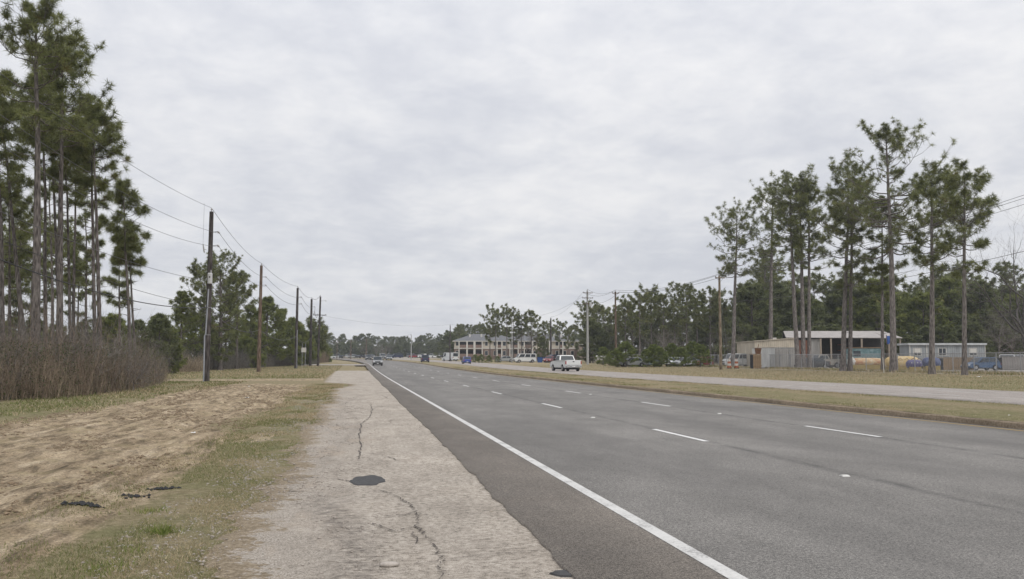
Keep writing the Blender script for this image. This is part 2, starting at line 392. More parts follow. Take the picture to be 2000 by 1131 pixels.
us = np.concatenate([[-2600, -1500, -800, -450, -260, -160, -110, -80, -60, -48, -38, -30, -25, -21, -18, -16, -14.5, -13.2, -12.2, -11.4, -10.8],
                     np.arange(-10.3, -1.3, .075), [-1.25, -1.1, -.9, -.6, -.3, 0, 1.2, 6, 13.7, 19.7, 28.9, 29.25, 29.6, 30.2, 31, 32, 33, 34.5, 36, 38, 40, 42.5, 45, 48, 50, 50.5, 51, 51.5, 52, 54, 58, 63, 70, 78, 84, 88, 92, 110, 140, 190, 260, 400, 700, 1200, 2000, 2800]])
ys = np.concatenate([[-120, -60, -30, -12, -4, 0, 2.5], yrows(4.5, 150, .06, .011), np.arange(153, 520, 4), [530, 560, 600, 660, 700, 760, 900, 1200, 1700, 2400, 3200]])
U, Y = np.meshgrid(us, ys)
X = U+B(Y)
sunk = smooth(-.6, -.3, U)*(1-smooth(28.95, 29.2, U))
Z = P(Y)+S(U)*(1-sunk)+relief(U, Y)-.22*sunk*1.0
V = np.stack([X, Y, Z], -1).reshape(-1, 3)
mask = np.stack([zone_dirt(U, Y), zone_green(U, Y), zone_gravel(X, U, Y)], -1).reshape(-1, 3)
ground = link('ground', np_mesh('ground', V, grid_faces(*U.shape), True, {'mask': mask}), M['ground'])
tag(ground, kind='structure')
def ground_z(x, y):
    u = np.asarray(x)-B(y); return T(x, y)+relief(u, y)

def sheet(name, mat, rows, edge_l, edge_r, ncol, dz, kind='structure', zf=None, attrs=None, skirt=0.0, jitter=None):
    yy = np.asarray(rows, float); t = np.linspace(0, 1, ncol)
    l = edge_l(yy); r = edge_r(yy)
    Ug = l[:, None]*(1-t)+r[:, None]*t; Yg = np.repeat(yy[:, None], ncol, 1)
    Zg = P(Yg)+S(Ug)+dz
    if zf is not None: Zg = Zg+zf(Ug, Yg)
    Vv = np.stack([Ug+B(Yg), Yg, Zg], -1)
    if skirt:
        a = Vv[:, :1].copy(); a[..., 2] -= skirt; b = Vv[:, -1:].copy(); b[..., 2] -= skirt
        Vv = np.concatenate([a, Vv, b], 1); Ug = np.concatenate([Ug[:, :1], Ug, Ug[:, -1:]], 1); Yg = np.concatenate([Yg[:, :1], Yg, Yg[:, -1:]], 1)
    me = np_mesh(name, Vv.reshape(-1, 3), grid_faces(*Ug.shape), True, attrs(Ug, Yg) if attrs else None)
    o = link(name, me, mat)
    return tag(o, kind=kind) if kind else o
cst = lambda c: (lambda y: np.full(len(y), c))
rr = yrows(-6, 760, .12, .012)
# old broken paving beside the traffic lanes
def pave_left(y):
    e = -1.12 - .28*smooth(20, 60, y) + (fbm(y*.32, y*0+3, 5, 31, .62)-.5)*.95 + (fbm(y*2.3, y*0+8, 5, 32, .72)-.5)*.5
    wide = smooth(61, 66, y); e = e*(1-wide)+(-2.35-.011*(y-62))*wide
    pinch = np.exp(-((y-57)/5)**2)*.9
    return e+pinch
def pave_attr(u, y):
    loose = (1-smooth(-.6, .25, u+ (fbm(y*.35, u*.6, 4, 41)-.5)*1.1))*(1-smooth(60, 66, y))
    path = np.interp(y, [4, 6.2, 7, 8.2, 9.6, 11], [.05, .05, .15, .1, -.15, -.3])
    stain = np.exp(-((u-path+.12)/.22)**2)*smooth(5.5, 6.2, y)*(1-smooth(9.5, 11.5, y)) + .5*np.exp(-((u+.2-.25*np.sin(y*.35))/.09)**2)*smooth(12, 14, y)*(1-smooth(34, 48, y))
    ed = 1-smooth(.0, .75, u-pave_left(y[:, 0])[:, None])
    ed = np.maximum(ed*(1-smooth(60, 66, y)), .62*ed)
    return {'edge': ed.ravel(), 'loose': loose.ravel(), 'stain': np.clip(stain*.6, 0, 1).ravel()}
rp = np.concatenate([yrows(-6, 124, .035, .006)])
shoulder = sheet('shoulder_pavement', M['old_pave'], rp, pave_left, cst(1.75), 46, .012,
                 zf=lambda u, y: -.035*(1-smooth(0, .14, u-pave_left(y[:, 0])[:, None]))+(fbm(u*6, y*4, 3, 44)-.5)*.016*(1-smooth(-.5, .3, u))*(1-smooth(50, 70, y)) + (fbm(u*1.3, y*.7, 3, 45)-.5)*.010*(1-smooth(1.2, 1.4, u)), attrs=pave_attr)
def road_left(y): return 1.50+(fbm(y*1.9, y*0+1, 4, 51, .6)-.5)*.10+(fbm(y*.14, y*0+7, 2, 52)-.5)*.12
road = sheet('highway_road', M['asphalt'], rr, road_left, cst(13.98), 6, .03, skirt=.03)
far_road = sheet('far_road', M['far_conc'], rr[rr > -6], cst(20.0), cst(29.2), 6, .012, skirt=.05)
# verge edge strip: side street mouth beyond the paving
street_rows = np.linspace(182, 200, 10)
side = sheet('side_street', M['far_conc'], street_rows, lambda y: -30-0*y, cst(1.7), 12, .02)
# kerb and grassy median
def kerb_mesh(u0, hgt):
    prof = [(u0, -.06), (u0+.015, hgt-.03), (u0+.045, hgt), (u0+.17, hgt+.004), (u0+.19, -.05)]
    yy = rr; n = len(prof)
    Uk = np.array([p[0] for p in prof]); Zk = np.array([p[1] for p in prof])
    Vk = np.stack([np.repeat(B(yy)[:, None], n, 1)+Uk + (fbm(yy*.5, yy*0, 3, 61)[:, None]-.5)*.03, np.repeat(yy[:, None], n, 1), P(yy)[:, None]+Zk + (fbm(yy*.9, yy*0+4, 3, 62)[:, None]-.5)*.03], -1)
    return np_mesh('kerb', Vk.reshape(-1, 3), grid_faces(len(yy), n), False)
kerb = tag(link('kerb', kerb_mesh(13.98, .16), M['kerb']), kind='structure')
def med_attr(u, y):
    g = .15+.65*smooth(.42, .62, fbm(u*.4, y*.09, 4, 71))
    m = np.stack([np.zeros_like(u)+.28*smooth(.58, .7, fbm(u*.6+9, y*.2, 4, 73)), g, np.zeros_like(u)], -1)
    return {'mask': m.reshape(-1, 3)}
median = sheet('median', M['ground'], rr, cst(14.15), cst(20.02), 24, .012, zf=lambda u, y: (.05*np.sin((u-14.15)/5.87*math.pi)+(fbm(u*2.5, y*1.5, 3, 72)-.5)*.05)*smooth(14.15, 14.5, u)*(1-smooth(19.6, 20.0, u)), attrs=med_attr)

# painted lines: children of the carriageway they lie on
def strip(name, mat, parent, u0, u1, y0, y1, dz, base=0.0, n=None):
    yy = rr[(rr > y0) & (rr < y1)]; yy = np.concatenate([[y0], yy, [y1]])
    Vv = np.stack([np.stack([B(yy)+u0, yy, P(yy)+S(u0)+dz], -1), np.stack([B(yy)+u1, yy, P(yy)+S(u1)+dz], -1)], 1)
    return link(name, np_mesh(name, Vv.reshape(-1, 3), grid_faces(len(yy), 2)), mat, parent)
strip('edge_line', M['white_line'], road, 2.47, 2.60, -6, 420, .035)
strip('median_edge_line', M['yellow_line'], road, 13.62, 13.72, -6, 300, .035)
def dash_mesh(L, wd):
    return np_mesh('lane_dash', np.array([[-wd/2, 0, 0], [wd/2, 0, 0], [wd/2, L, 0], [-wd/2, L, 0]]), np.array([[0, 1, 2, 3]]))
dm_near = dash_mesh(3.05, .11); dm_near.materials.append(M['white_dash'])
dm_far = dash_mesh(3.05, .11); dm_far.materials.append(M['faint_dash'])
def dashes(me, parent, u, y0, n, cyc, dz):
    for i in range(n):
        y = y0+i*cyc
        o = link('lane_dash', me, None, parent)
        o.location = (u+float(B(y)), y, float(P(y))+float(S(u))+dz)
        o.rotation_euler = (math.atan(float(P(y+3.05)-P(y))/3.05), 0, math.atan(-float(B(y+3.05)-B(y))/3.05))
p1 = at(1380, 866); p2 = at(1720, 857)
U1, U2 = p1[0], p2[0]
dashes(dm_near, road, U1, p1[1], 20, 12.19, .036)
dashes(dm_near, road, U2, p2[1], 20, 12.19, .036)
dashes(dm_far, far_road, 23.0, 33.0, 16, 12.19, .018)
dashes(dm_far, far_road, 26.1, 36.0, 16, 12.19, .018)

# black repair patch, cracks and joint in the old paving
M['tar'] = plain('tar_patch', (.055, .054, .055), .9, var=.5, scale=14, bump=.6)
M['crack'] = plain('crack_strip', (.075, .063, .054), .95, var=.4, scale=20)  # dark flat strips laid on the paving draw the cracks
def patch(name, mat, parent, px, seed, dz, n=40, rough=.12):
    pts = []
    c = np.mean([at(*q) for q in px], 0)
    P4 = [at(*q) for q in px]
    a = np.linspace(0, 2*math.pi, n, endpoint=False)
    ex = (np.array(P4[1])-np.array(P4[0]))/2; ey = (np.array(P4[3])-np.array(P4[2]))/2
    rr_ = 1+rough*2*(vnoise(np.cos(a)*3+seed, np.sin(a)*3+seed, seed)-.5)+rough*(vnoise(a*5, a*0, seed+1)-.5)
    V = [c+ex*math.cos(t)*r+ey*math.sin(t)*r for t, r in zip(a, rr_)]
    V = np.array(V); V[:, 2] = ground_z(V[:, 0], V[:, 1])+dz
    Vt = V.copy(); Vt[:, :2] = c[:2]+(V[:, :2]-c[:2])*.93; Vt[:, 2] += .012
    me = bpy.data.meshes.new(name)
    me.from_pydata([tuple(p) for p in V]+[tuple(p) for p in Vt], [], [tuple(range(n, 2*n))]+[(i, (i+1) % n, n+(i+1) % n, n+i) for i in range(n)])
    return link(name, me, mat, parent)
patch('asphalt_patch', M['tar'], shoulder, [(686, 944), (754, 941), (717, 955), (715, 935)], 4, .012)
patch('asphalt_patch', M['tar'], shoulder, [(1075, 1130), (1140, 1130), (1110, 1140), (1108, 1124)], 6, .012)
def crack(pxs, wd, seed, sub=7, name='crack', closed=False):
    pts = np.array([at(*q) for q in pxs]); r2 = np.random.default_rng(seed)
    out = []
    for a, b in zip(pts[:-1], pts[1:]):
        for k in range(sub):
            t = k/sub; out.append(a*(1-t)+b*t + np.array([*(r2.normal(0, .016, 2)), 0]))
    out.append(pts[-1]); out = np.array(out)
    tg = norm(np.gradient(out, axis=0)); nr = np.stack([-tg[:, 1], tg[:, 0], 0*tg[:, 0]], -1)
    ww = wd*.8*(.15+1.3*r2.random(len(out))); ww[0] = ww[-1] = .002
    L = out+nr*ww[:, None]/2; Rr = out-nr*ww[:, None]/2
    V = np.stack([L, Rr], 1).reshape(-1, 3); V[:, 2] = .012+.0105
    return link(name, np_mesh(name, V, grid_faces(len(out), 2)), M['crack'], shoulder)
crack([(738, 961), (760, 970), (790, 982), (806, 995), (816, 1015), (814, 1035), (840, 1060), (856, 1080), (858, 1095), (868, 1106)], .019, 1, 10)
crack([(868, 1106), (852, 1120), (862, 1134), (858, 1150)], .013, 2)
crack([(800, 1112), (868, 1106), (960, 1096), (1085, 1082)], .010, 3, 12)
crack([(816, 1006), (836, 1013)], .012, 4); crack([(810, 1040), (770, 1044), (728, 1030)], .022, 5); crack([(812, 1005), (780, 1012), (752, 1016)], .018, 6)
crack([(686, 945), (660, 940), (620, 937), (560, 938)], .022, 7); crack([(812, 1048), (812, 1070)], .016, 8)
crack([(724, 790), (727, 800), (724, 815), (706, 830), (702, 850), (704, 880), (700, 900)], .024, 9, 12)
crack([(700, 776), (740, 770), (758, 779)], .026, 10); crack([(728, 793), (782, 799)], .022, 11); crack([(780, 854), (822, 851)], .02, 12)
crack([(712, 889), (745, 892), (780, 905)], .018, 13); crack([(795, 960), (840, 957)], .010, 14)

# --- grass, gravel, clods: uncountable ground cover
def blades(n, pos, hgt, wd, lean, seed, tone=None):
    r = np.random.default_rng(seed)
    a = r.random(n)*2*math.pi; d = np.stack([np.cos(a), np.sin(a), 0*a], -1)
    b = r.random(n)*2*math.pi; ln = np.stack([np.cos(b), np.sin(b), 0*b], -1)*(hgt*lean*r.random(n))[:, None]
    tip = pos+ln+np.stack([0*a, 0*a, hgt], -1)
    V = np.stack([pos-d*wd[:, None]/2, pos+d*wd[:, None]/2, tip], 1).reshape(-1, 3)
    tn = np.repeat(r.random(n) if tone is None else tone, 3)
    return V, np.arange(3*n).reshape(-1, 3), tn
def grass_mat(name, *stops):
    t = NT(name); a = t.attr('tone'); c = t.ramp(a, *stops); t.done(c, .8, 0, .2)
    tr = t.n.new('ShaderNodeBsdfTranslucent'); t.l.new(c, tr.inputs[0]); ms = t.n.new('ShaderNodeMixShader'); ms.inputs[0].default_value = .25
    t.l.new(t.b.outputs[0], ms.inputs[1]); t.l.new(tr.outputs[0], ms.inputs[2]); t.l.new(ms.outputs[0], t.n['Material Output'].inputs[0]); return t.m
M['grass_mix'] = grass_mat('grass_mix', (0, (.10, .122, .036)), (.33, (.19, .20, .075)), (.45, (.27, .215, .125)), (.8, (.40, .32, .20)), (1, (.52, .44, .30)))
M['grass_green'] = grass_mat('fresh_grass', (0, (.085, .13, .025)), (.6, (.18, .22, .055)), (1, (.27, .25, .10)))
def scatter_grass(name, label, n, ulo, uhi, ylo, yhi, dens, h0, w0, seed, green, lean=1.5):
    r = np.random.default_rng(seed); k = int(n*3.2)
    u = ulo+(uhi-ulo)*r.random(k); t = r.random(k); y = ylo*(yhi/ylo)**t
    d = dens(u, y); keep = r.random(k) < d; u, y = u[keep][:n], y[keep][:n]; n = len(u)
    x = u+B(y); z = ground_z(x, y)
    sc = np.clip(y/14, .8, 5)
    h = h0*(.5+r.random(n))*np.minimum(sc**.45, 1.9); wd = w0*sc*(.6+.8*r.random(n))
    g = green(u, y); tone = np.where(r.random(n) < g, r.random(n)*.36, .42+r.random(n)*.58)
    V, Fc, tn = blades(n, np.stack([x, y, z-.004], -1), h, wd, lean, seed+1, tone)
    o = link(name, np_mesh(name, V, Fc, False, {'tone': tn}), M['grass_mix']); return tag(o, label, 'grass', kind='stuff')
greenn = lambda s: (lambda u, y: np.clip(smooth(.42, .62, fbm(u*.9, y*.35, 4, s))*.7+.06, 0, 1))
scatter_grass('verge_grass', 'patchy green and straw grass strip beside the broken shoulder paving', 60000, -3.4, -.75, 5, 60,
              lambda u, y: np.clip(np.minimum(smooth(-3.4, -2.0, u+(fbm(y*.3, u, 3, 81)-.5)*1.6), 1-smooth(-1.35, -.7, u+(fbm(y*.9, u*2, 3, 83)-.5)*1.0))*smooth(.36, .56, fbm(u*1.6, y*.7, 4, 82)), 0, 1), .028, .007, 300, greenn(84))
scatter_grass('bank_grass', 'short green and brown grass below the left thicket', 24000, -16, -7.4, 14, 69,
              lambda u, y: (1-smooth(-8.8, -7.6, u+(fbm(y*.2, u*.5, 3, 85)-.5)*2))*smooth(.3, .5, fbm(u*.8, y*.4, 4, 86)), .05, .012, 310, lambda u, y: .35+.5*smooth(.4, .6, fbm(u*.5, y*.2, 3, 87)))
scatter_grass('median_grass', 'mown dormant grass on the kerbed median', 90000, 14.25, 19.95, 12, 150, lambda u, y: smooth(.38, .56, fbm(u*1.3, y*.4, 4, 88))+.06, .04, .008, 320, greenn(89))
scatter_grass('far_verge_grass', 'dry tan grass between far road and chain link fence', 70000, 29.3, 54, 26, 170, lambda u, y: 0*u+.9, .03, .0085, 330, lambda u, y: .12+.25*smooth(.5, .7, fbm(u*.3, y*.1, 3, 90)))
scatter_grass('roadside_grass', 'tan and green grass around the left power poles', 26000, -24, -2.6, 79.5, 185, lambda u, y: 0*u+.9, .05, .012, 340, lambda u, y: .3+.4*smooth(.45, .65, fbm(u*.2, y*.06, 3, 91)))
scatter_grass('fence_weeds', 'rank brown weeds along the foot of the chain link fence', 16000, 52.2, 56.4, 50, 200, lambda u, y: smooth(.35, .6, fbm(u*.9, y*.25, 3, 97)), .13, .012, 370, lambda u, y: 0*u+.3)
scatter_grass('straw_litter', 'flat straw and pine needle litter strewn over dirt and verge', 26000, -9.0, -.5, 5, 62, lambda u, y: smooth(.40, .60, fbm(u*1.1, y*.4, 4, 98)), .008, .005, 380, lambda u, y: 0*u, 9.0)
def tuft(px, py, n, rad, h, label, seed):
    c = at(px, py); r = np.random.default_rng(seed)
    pos = c+np.stack([r.normal(0, rad, n), r.normal(0, rad*1.1, n), 0*r.random(n)], -1); pos[:, 2] = ground_z(pos[:, 0], pos[:, 1])-.004
    V, Fc, tn = blades(n, pos, h*(.4+.8*r.random(n)), np.full(n, .0075), 1.1, seed)
    tag(link('grass_tuft', np_mesh('grass_tuft', V, Fc, False, {'tone': tn}), M['grass_green']), label, 'grass tuft', kind='stuff')
tuft(318, 1042, 260, .07, .09, 'brightest and tallest green grass tuft on the verge', 1)
tuft(295, 1000, 160, .10, .05, 'low green grass tuft just behind the tallest one', 2)
tuft(205, 1110, 200, .12, .05, 'green grass clump nearest the bottom of the verge', 3)
tuft(262, 1082, 120, .10, .04, 'thin green tuft between the tallest tuft and the bottom clump', 4)
# loose stones on the paving and clods in the dirt
def stones(name, label, n, ulo, uhi, ylo, yhi, dens, size, mat, seed, cat):
    r = np.random.default_rng(seed); k = n*4
    u = ulo+(uhi-ulo)*r.random(k); y = ylo*(yhi/ylo)**r.random(k); keep = r.random(k) < dens(u, y); u, y = u[keep][:n], y[keep][:n]; n = len(u)
    x = u+B(y); z = np.maximum(ground_z(x, y), np.where(u > pave_left(y), .012, -9)); s = size*(.35+r.pareto(2.6, n).clip(0, 2.2))*np.clip(y/10, .8, 3)**.5
    oct_ = np.array([[1, 0, 0], [0, 1, 0], [-1, 0, 0], [0, -1, 0], [0, 0, .7], [0, 0, -.4]], float)
    a = r.random(n)*6.28; ca_, sa_ = np.cos(a), np.sin(a)
    Vl = oct_[None]*(1+.5*(r.random((n, 6, 3))-.5))*s[:, None, None]*np.stack([1+.5*r.random(n), np.ones(n), .6+.3*r.random(n)], -1)[:, None, :]
    Vr = np.stack([Vl[..., 0]*ca_[:, None]-Vl[..., 1]*sa_[:, None], Vl[..., 0]*sa_[:, None]+Vl[..., 1]*ca_[:, None], Vl[..., 2]], -1)+np.stack([x, y, z], -1)[:, None, :]
    f = np.array([[0, 1, 4], [1, 2, 4], [2, 3, 4], [3, 0, 4], [1, 0, 5], [2, 1, 5], [3, 2, 5], [0, 3, 5]])
    Fc = (np.arange(n)*6)[:, None, None]+f[None]
    return tag(link(name, np_mesh(name, Vr.reshape(-1, 3), Fc.reshape(-1, 3)), mat), label, cat, kind='stuff')
M['stone'] = plain('pale_stone', (.33, .29, .25), .95, var=.45, scale=6)
M['clod'] = plain('earth_clod', (.21, .155, .10), .95, var=.5, scale=5)
stones('gravel', 'pale loose gravel scattered on the broken shoulder paving', 15000, -2.0, 1.5, 5.5, 40, lambda u, y: np.clip((1-smooth(-.4, .5, u))*smooth(.35, .6, fbm(u*1.5, y*.8, 3, 92))+.04, 0, 1), .0075, M['stone'], 350, 'gravel')
stones('earth_clods', 'brown earth clods churned up along the sandy wheel ruts', 17000, -8.8, -2.2, 6, 58, lambda u, y: smooth(.42, .66, fbm(u*1.6, y*.35, 4, 93)), .0145, M['clod'], 360, 'soil')
M['black_rub'] = plain('black_rubble', (.030, .030, .032), .9, var=.5, scale=30)
def rubble(px, py, w_, l_, n, label, seed):
    c = at(px, py); r = np.random.default_rng(seed); mb = MB()
    d = np.array([math.cos(.55), math.sin(.55)]); e = np.array([-d[1], d[0]])
    for i in range(n):
        q = c[:2]+d*r.normal(0, l_)+e*r.normal(0, w_); s = .007+.020*r.random()**2; z = float(ground_z(q[0], q[1]))+s*.2+.008*math.exp(-((q-c[:2])@(q-c[:2]))/.05)
        pts = [(q[0]+s*math.cos(t)*(.7+.6*r.random()), q[1]+s*math.sin(t)*(.7+.6*r.random()), z) for t in np.arange(5)*1.2566]
        top = (q[0], q[1], z+s*(.4+.5*r.random())); bot = (q[0], q[1], z-s*.6)
        mb.add(pts+[top, bot], [(i_, (i_+1) % 5, 5) for i_ in range(5)]+[((i_+1) % 5, i_, 6) for i_ in range(5)])
    tag(mb.build('asphalt_rubble', M['black_rub']), label, 'rubble', 'black rubble heaps on the dirt')
rubble(158, 999, .030, .085, 210, 'black broken asphalt heap on the dirt, nearest the camera', 1)
rubble(318, 957, .030, .09, 110, 'black asphalt crumbs in the dirt beyond the nearest heap', 2)
rubble(262, 972, .04, .06, 60, 'small dark asphalt scatter between the two black heaps', 3)
# litter and raised markers
M['litter'] = plain('litter_white', (.72, .71, .69), .7)
def litter(px, py, s, label):
    c = at(px, py); r = np.random.default_rng(int(px)); g = 5
    gx, gy = np.meshgrid(np.linspace(-1, 1, g), np.linspace(-1, 1, g)); zz = .5*r.random((g, g))*s+.01
    V = np.stack([c[0]+gx*s+.2*s*r.random((g, g)), c[1]+gy*s*.7, float(ground_z(c[0], c[1]))+zz], -1).reshape(-1, 3)
    o = link('litter', np_mesh('litter', V, grid_faces(g, g)), M['litter']); tag(o, label, 'litter', 'bits of white litter')
litter(482, 780, .07, 'crumpled white paper on the dirt nearest the shoulder grass'); litter(377, 849, .045, 'small white scrap in the middle of the dirt track')
litter(486, 757, .07, 'white scrap on the dirt near the far driveway'); litter(1912, 737, .16, 'white litter below the chain link fence at far right'); litter(1976, 815, .10, 'pale scrap lying on the median grass at right')
M['marker'] = plain('marker_white', (.52, .51, .48), .5)
def marker(px, py, label):
    c = at(px, py); mb = MB(); s = .055
    mb.hexa([(-s, -s, 0), (s, -s, 0), (s, s, 0), (-s, s, 0)], [(-s*.8, -s*.35, .02), (s*.8, -s*.35, .02), (s*.8, s*.35, .02), (-s*.8, s*.35, .02)])
    o = mb.build('road_marker', M['marker'], bevel=.004); o.location = (c[0], c[1], c[2]+.031); tag(o, label, 'road marker', 'raised lane markers')
marker(1650, 936, 'white raised lane marker nearest the camera'); marker(1158, 819, 'white raised marker left of the first long lane dash, farther off')
marker(1405, 811, 'white raised marker in the lane line nearer the median'); marker(1153, 772, 'small raised marker between two far lane dashes')
patchy = plain('black_rag', (.02, .02, .022), .9)
M['cob'] = plain('pale_cobble', (.40, .36, .32), .9, var=.3, scale=8, bump=.4)
c = at(760, 1117); mb = MB(); r0 = np.random.default_rng(5)
rings = [(math.sin(t)*.5, math.cos(t)) for t in np.linspace(-1.5, 1.5, 7)]
V = []; 
for h, q in rings:
    for k in range(10): V.append(((.075*q)*math.cos(k*.628), (.034*q)*math.sin(k*.628), .022*(h*2)))
mb.add(V, [(i*10+k, i*10+(k+1) % 10, i*10+10+(k+1) % 10, i*10+10+k) for i in range(6) for k in range(10)])
o = mb.build('stone', M['cob'], smooth_=True); o.location = (c[0], c[1], .026); tag(o, 'smooth pale oblong stone on the cracked paving', 'stone')
ORDN = 'first second third fourth fifth sixth seventh eighth ninth tenth eleventh twelfth thirteenth fourteenth fifteenth sixteenth'.split()
# ================================================================== TREES
def needles(C, A, size, k, wd, r, droop=.12, spread=1.0):
    """k needle blades round each tuft centre C along axis A"""
    n = len(C)
    d = norm(norm(r.normal(size=(n, k, 3)))*spread + A[:, None, :]*.55)
    L = size[:, None]*(.55+.55*r.random((n, k)))
    base = C[:, None, :]+d*(L*.10)[..., None]
    tip = C[:, None, :]+d*L[..., None]; tip[..., 2] -= droop*L
    wv = norm(np.cross(d, norm(r.normal(size=(n, k, 3)))))*(wd*(.7+.6*r.random((n, k))))[..., None]
    V = np.stack([base-wv, base+wv, tip], 2).reshape(-1, 3)
    tt = np.clip(r.normal(.45, .22, n), 0, .92); tt = np.where(r.random(n) < .02, 1.0, tt)
    tone = np.repeat(tt, k*3)+np.repeat(r.normal(0, .07, n*k), 3)
    return V, np.arange(len(V)).reshape(-1, 3), np.clip(tone, 0, 1)
def pine_geo(seed, H, r0, cb, Rc, lean=(0, 0), nbr=34, twigs=7, tsize=.42, k=34, wd=.022, shape='tall', sides=9, bow=0.0, gaps=.25, stubs=6):
    """returns (trunk mesh, crown mesh); H height, cb height of lowest live limb / H, Rc crown radius"""
    r = np.random.default_rng(seed)
    kk = 14; t = np.linspace(0, 1, kk); Htop = H; H = H-.55*tsize-.22*Rc-.01*H
    wob = np.cumsum(r.normal(0, .006, (kk, 2)), 0)*H*.35; wob -= wob[0]
    px = lean[0]*H*(t+bow*np.sin(t*math.pi))+wob[:, 0]*t; py = lean[1]*H*t+wob[:, 1]*t
    path = np.stack([px, py, t*H*.985-.15*(t == 0)], -1)
    rad = r0*(1-.80*t**1.25)*(1+.42*np.exp(-t*H/.5)); rad[-1] = r0*.05
    tv = tubes(path[None], rad[None], sides)
    def on(tt):
        return np.stack([np.interp(tt, t, path[:, i]) for i in range(3)], -1)
    # limbs, in loose whorls with bare gaps between
    q = np.sort(r.random(nbr)**.85); nw = max(5, nbr//4); wl = np.round(q*nw)/nw; q = np.clip(q*.45+wl*.55+r.normal(0, .01, nbr), 0, .985)
    tb = cb+(1-cb)*q
    if shape == 'tall': prof = np.interp(q, [0, .12, .35, .6, .82, 1], [.66, .88, 1.0, .98, .84, .42])
    elif shape == 'flat': prof = np.interp(q, [0, .2, .5, .8, 1], [.35, .6, .9, 1.0, .62])
    elif shape == 'cone': prof = np.interp(q, [0, .15, .4, .7, .9, 1], [.6, .85, 1.0, .78, .42, .16])
    else: prof = np.interp(q, [0, .1, .3, .6, .85, 1], [.9, 1.0, .92, .66, .34, .12])
    L = Rc*prof*(1-gaps*1.3*r.random(nbr)); L = np.where(r.random(nbr) < gaps*.55, L*.5, L)
    az = np.arange(nbr)*2.399+r.normal(0, .5, nbr)
    el = R(1)*np.interp(q, [0, .3, .7, 1], [-12, 4, 24, 50])*(1.0 if shape != 'young' else .75)+r.normal(0, .14, nbr)
    hd = np.stack([np.cos(az), np.sin(az), 0*az], -1)
    m = 6; s = np.linspace(0, 1, m)
    st = on(tb)
    Pb = st[:, None, :]+(L[:, None]*s)[..., None]*(hd*np.cos(el)[:, None])[:, None, :]
    up = (L*np.sin(el))[:, None]*s + L[:, None]*.22*s**2*(.4+.9*r.random(nbr))[:, None]-(L*.10)[:, None]*np.sin(s*math.pi)
    Pb[..., 2] += up
    Pb[:, 1:, :] += r.normal(0, .035, (nbr, m-1, 3))*L[:, None, None]*.6
    rb = np.interp(tb, t, rad)*.42; rb = np.minimum(rb, .018+.024*L)
    Rb = rb[:, None]*(1-.82*s)
    parts = [tv, tubes(Pb, Rb, 4)]
    # twigs off the outer part of each limb
    n2 = nbr*twigs; bi = np.repeat(np.arange(nbr), twigs); sp_ = .36+.64*r.random(n2)**.7; sp_[::twigs] = 1.0
    fi = sp_*(m-1); i0 = np.minimum(fi.astype(int), m-2); ff = (fi-i0)[:, None]
    T0 = Pb[bi, i0]*(1-ff)+Pb[bi, i0+1]*ff
    bd = norm(Pb[bi, -1]-Pb[bi, 0]); sd_ = norm(np.cross(bd, np.array([0, 0, 1.])))
    sg = np.where(r.random(n2) < .5, -1, 1)[:, None]
    td = norm(bd*(.35+.5*r.random((n2, 1)))+sd_*sg*(.2+.8*r.random((n2, 1)))+np.array([0, 0, 1.])*(.05+.55*r.random((n2, 1)))+r.normal(0, .18, (n2, 3)))
    tl = np.clip(L[bi]*.30*(1.25-sp_*.55), .25, 1.5)*(.55+.7*r.random(n2)); tl[::twigs] *= .4
    ss = np.linspace(0, 1, 3)
    Pt = T0[:, None, :]+(tl[:, None]*ss)[..., None]*td[:, None, :]; Pt[:, 2, 2] += tl*.14
    parts.append(tubes(Pt, np.clip(.011+.006*tl, .01, .03)[:, None]*np.array([1, .75, .4]), 3))
    if stubs and cb > .2:                     # short dead limbs on the bare bole
        ts = cb*(.45+.55*r.random(stubs)); a2 = r.random(stubs)*6.28; l2 = .3+1.1*r.random(stubs)*Rc/3
        Ps = on(ts)[:, None, :]+(l2[:, None]*np.linspace(0, 1, 3))[..., None]*np.stack([np.cos(a2), np.sin(a2), .1+.3*r.random(stubs)], -1)[:, None, :]
        parts.append(tubes(Ps, .028*np.array([1, .7, .3])[None].repeat(stubs, 0), 3))
    # needle tufts at twig ends and part way
    C1 = Pt[:, 2]; A1 = norm(td+np.array([0, 0, .45])); C2 = Pt[:, 1]; sel = r.random(n2) < .38
    leader = on(np.linspace(.965, 1.0, 5))
    C = np.concatenate([C1, C2[sel]+r.normal(0, .05, (sel.sum(), 3)), leader]); A = np.concatenate([A1, A1[sel], np.tile([0, 0, 1.], (5, 1))])
    sz = tsize*(.72+.5*r.random(len(C)))
    Vn, Fn, tone = needles(C, A, sz, k, wd, r)
    tV, tF = merge(parts)
    return np_mesh('trunk', tV, tF, True), np_mesh('crown', Vn, Fn, False, {'tone': tone})
def tree_thing(name, base, geo, mats, label, group=None, rz=0.0, sc=1.0, cat='pine tree'):
    e = empty(name, (base[0], base[1], base[2]-.03), rz); e.scale = (sc, sc, sc)
    for nm, me, mt in zip(('trunk', 'crown'), geo, mats):
        link(nm, me, mt, e)
    return tag(e, label, cat, group)
# lean of a trunk in metres per metre, given by pixel displacement bottom -> top, as a world vector across the sight line
def px_lean(base, dx, H):
    dx = dx + (base_px(base)-1000)*(H*ppm(base))/24000.0   # undo the lens' own keystone
    v = RT*dx/ppm(base)/H; return (v[0], v[1])
def base_px(p):
    d = np.asarray(p)-np.array([0, 0, CAM_H]); return CX+F_PX*np.dot(d, RT)/np.dot(d, FW)

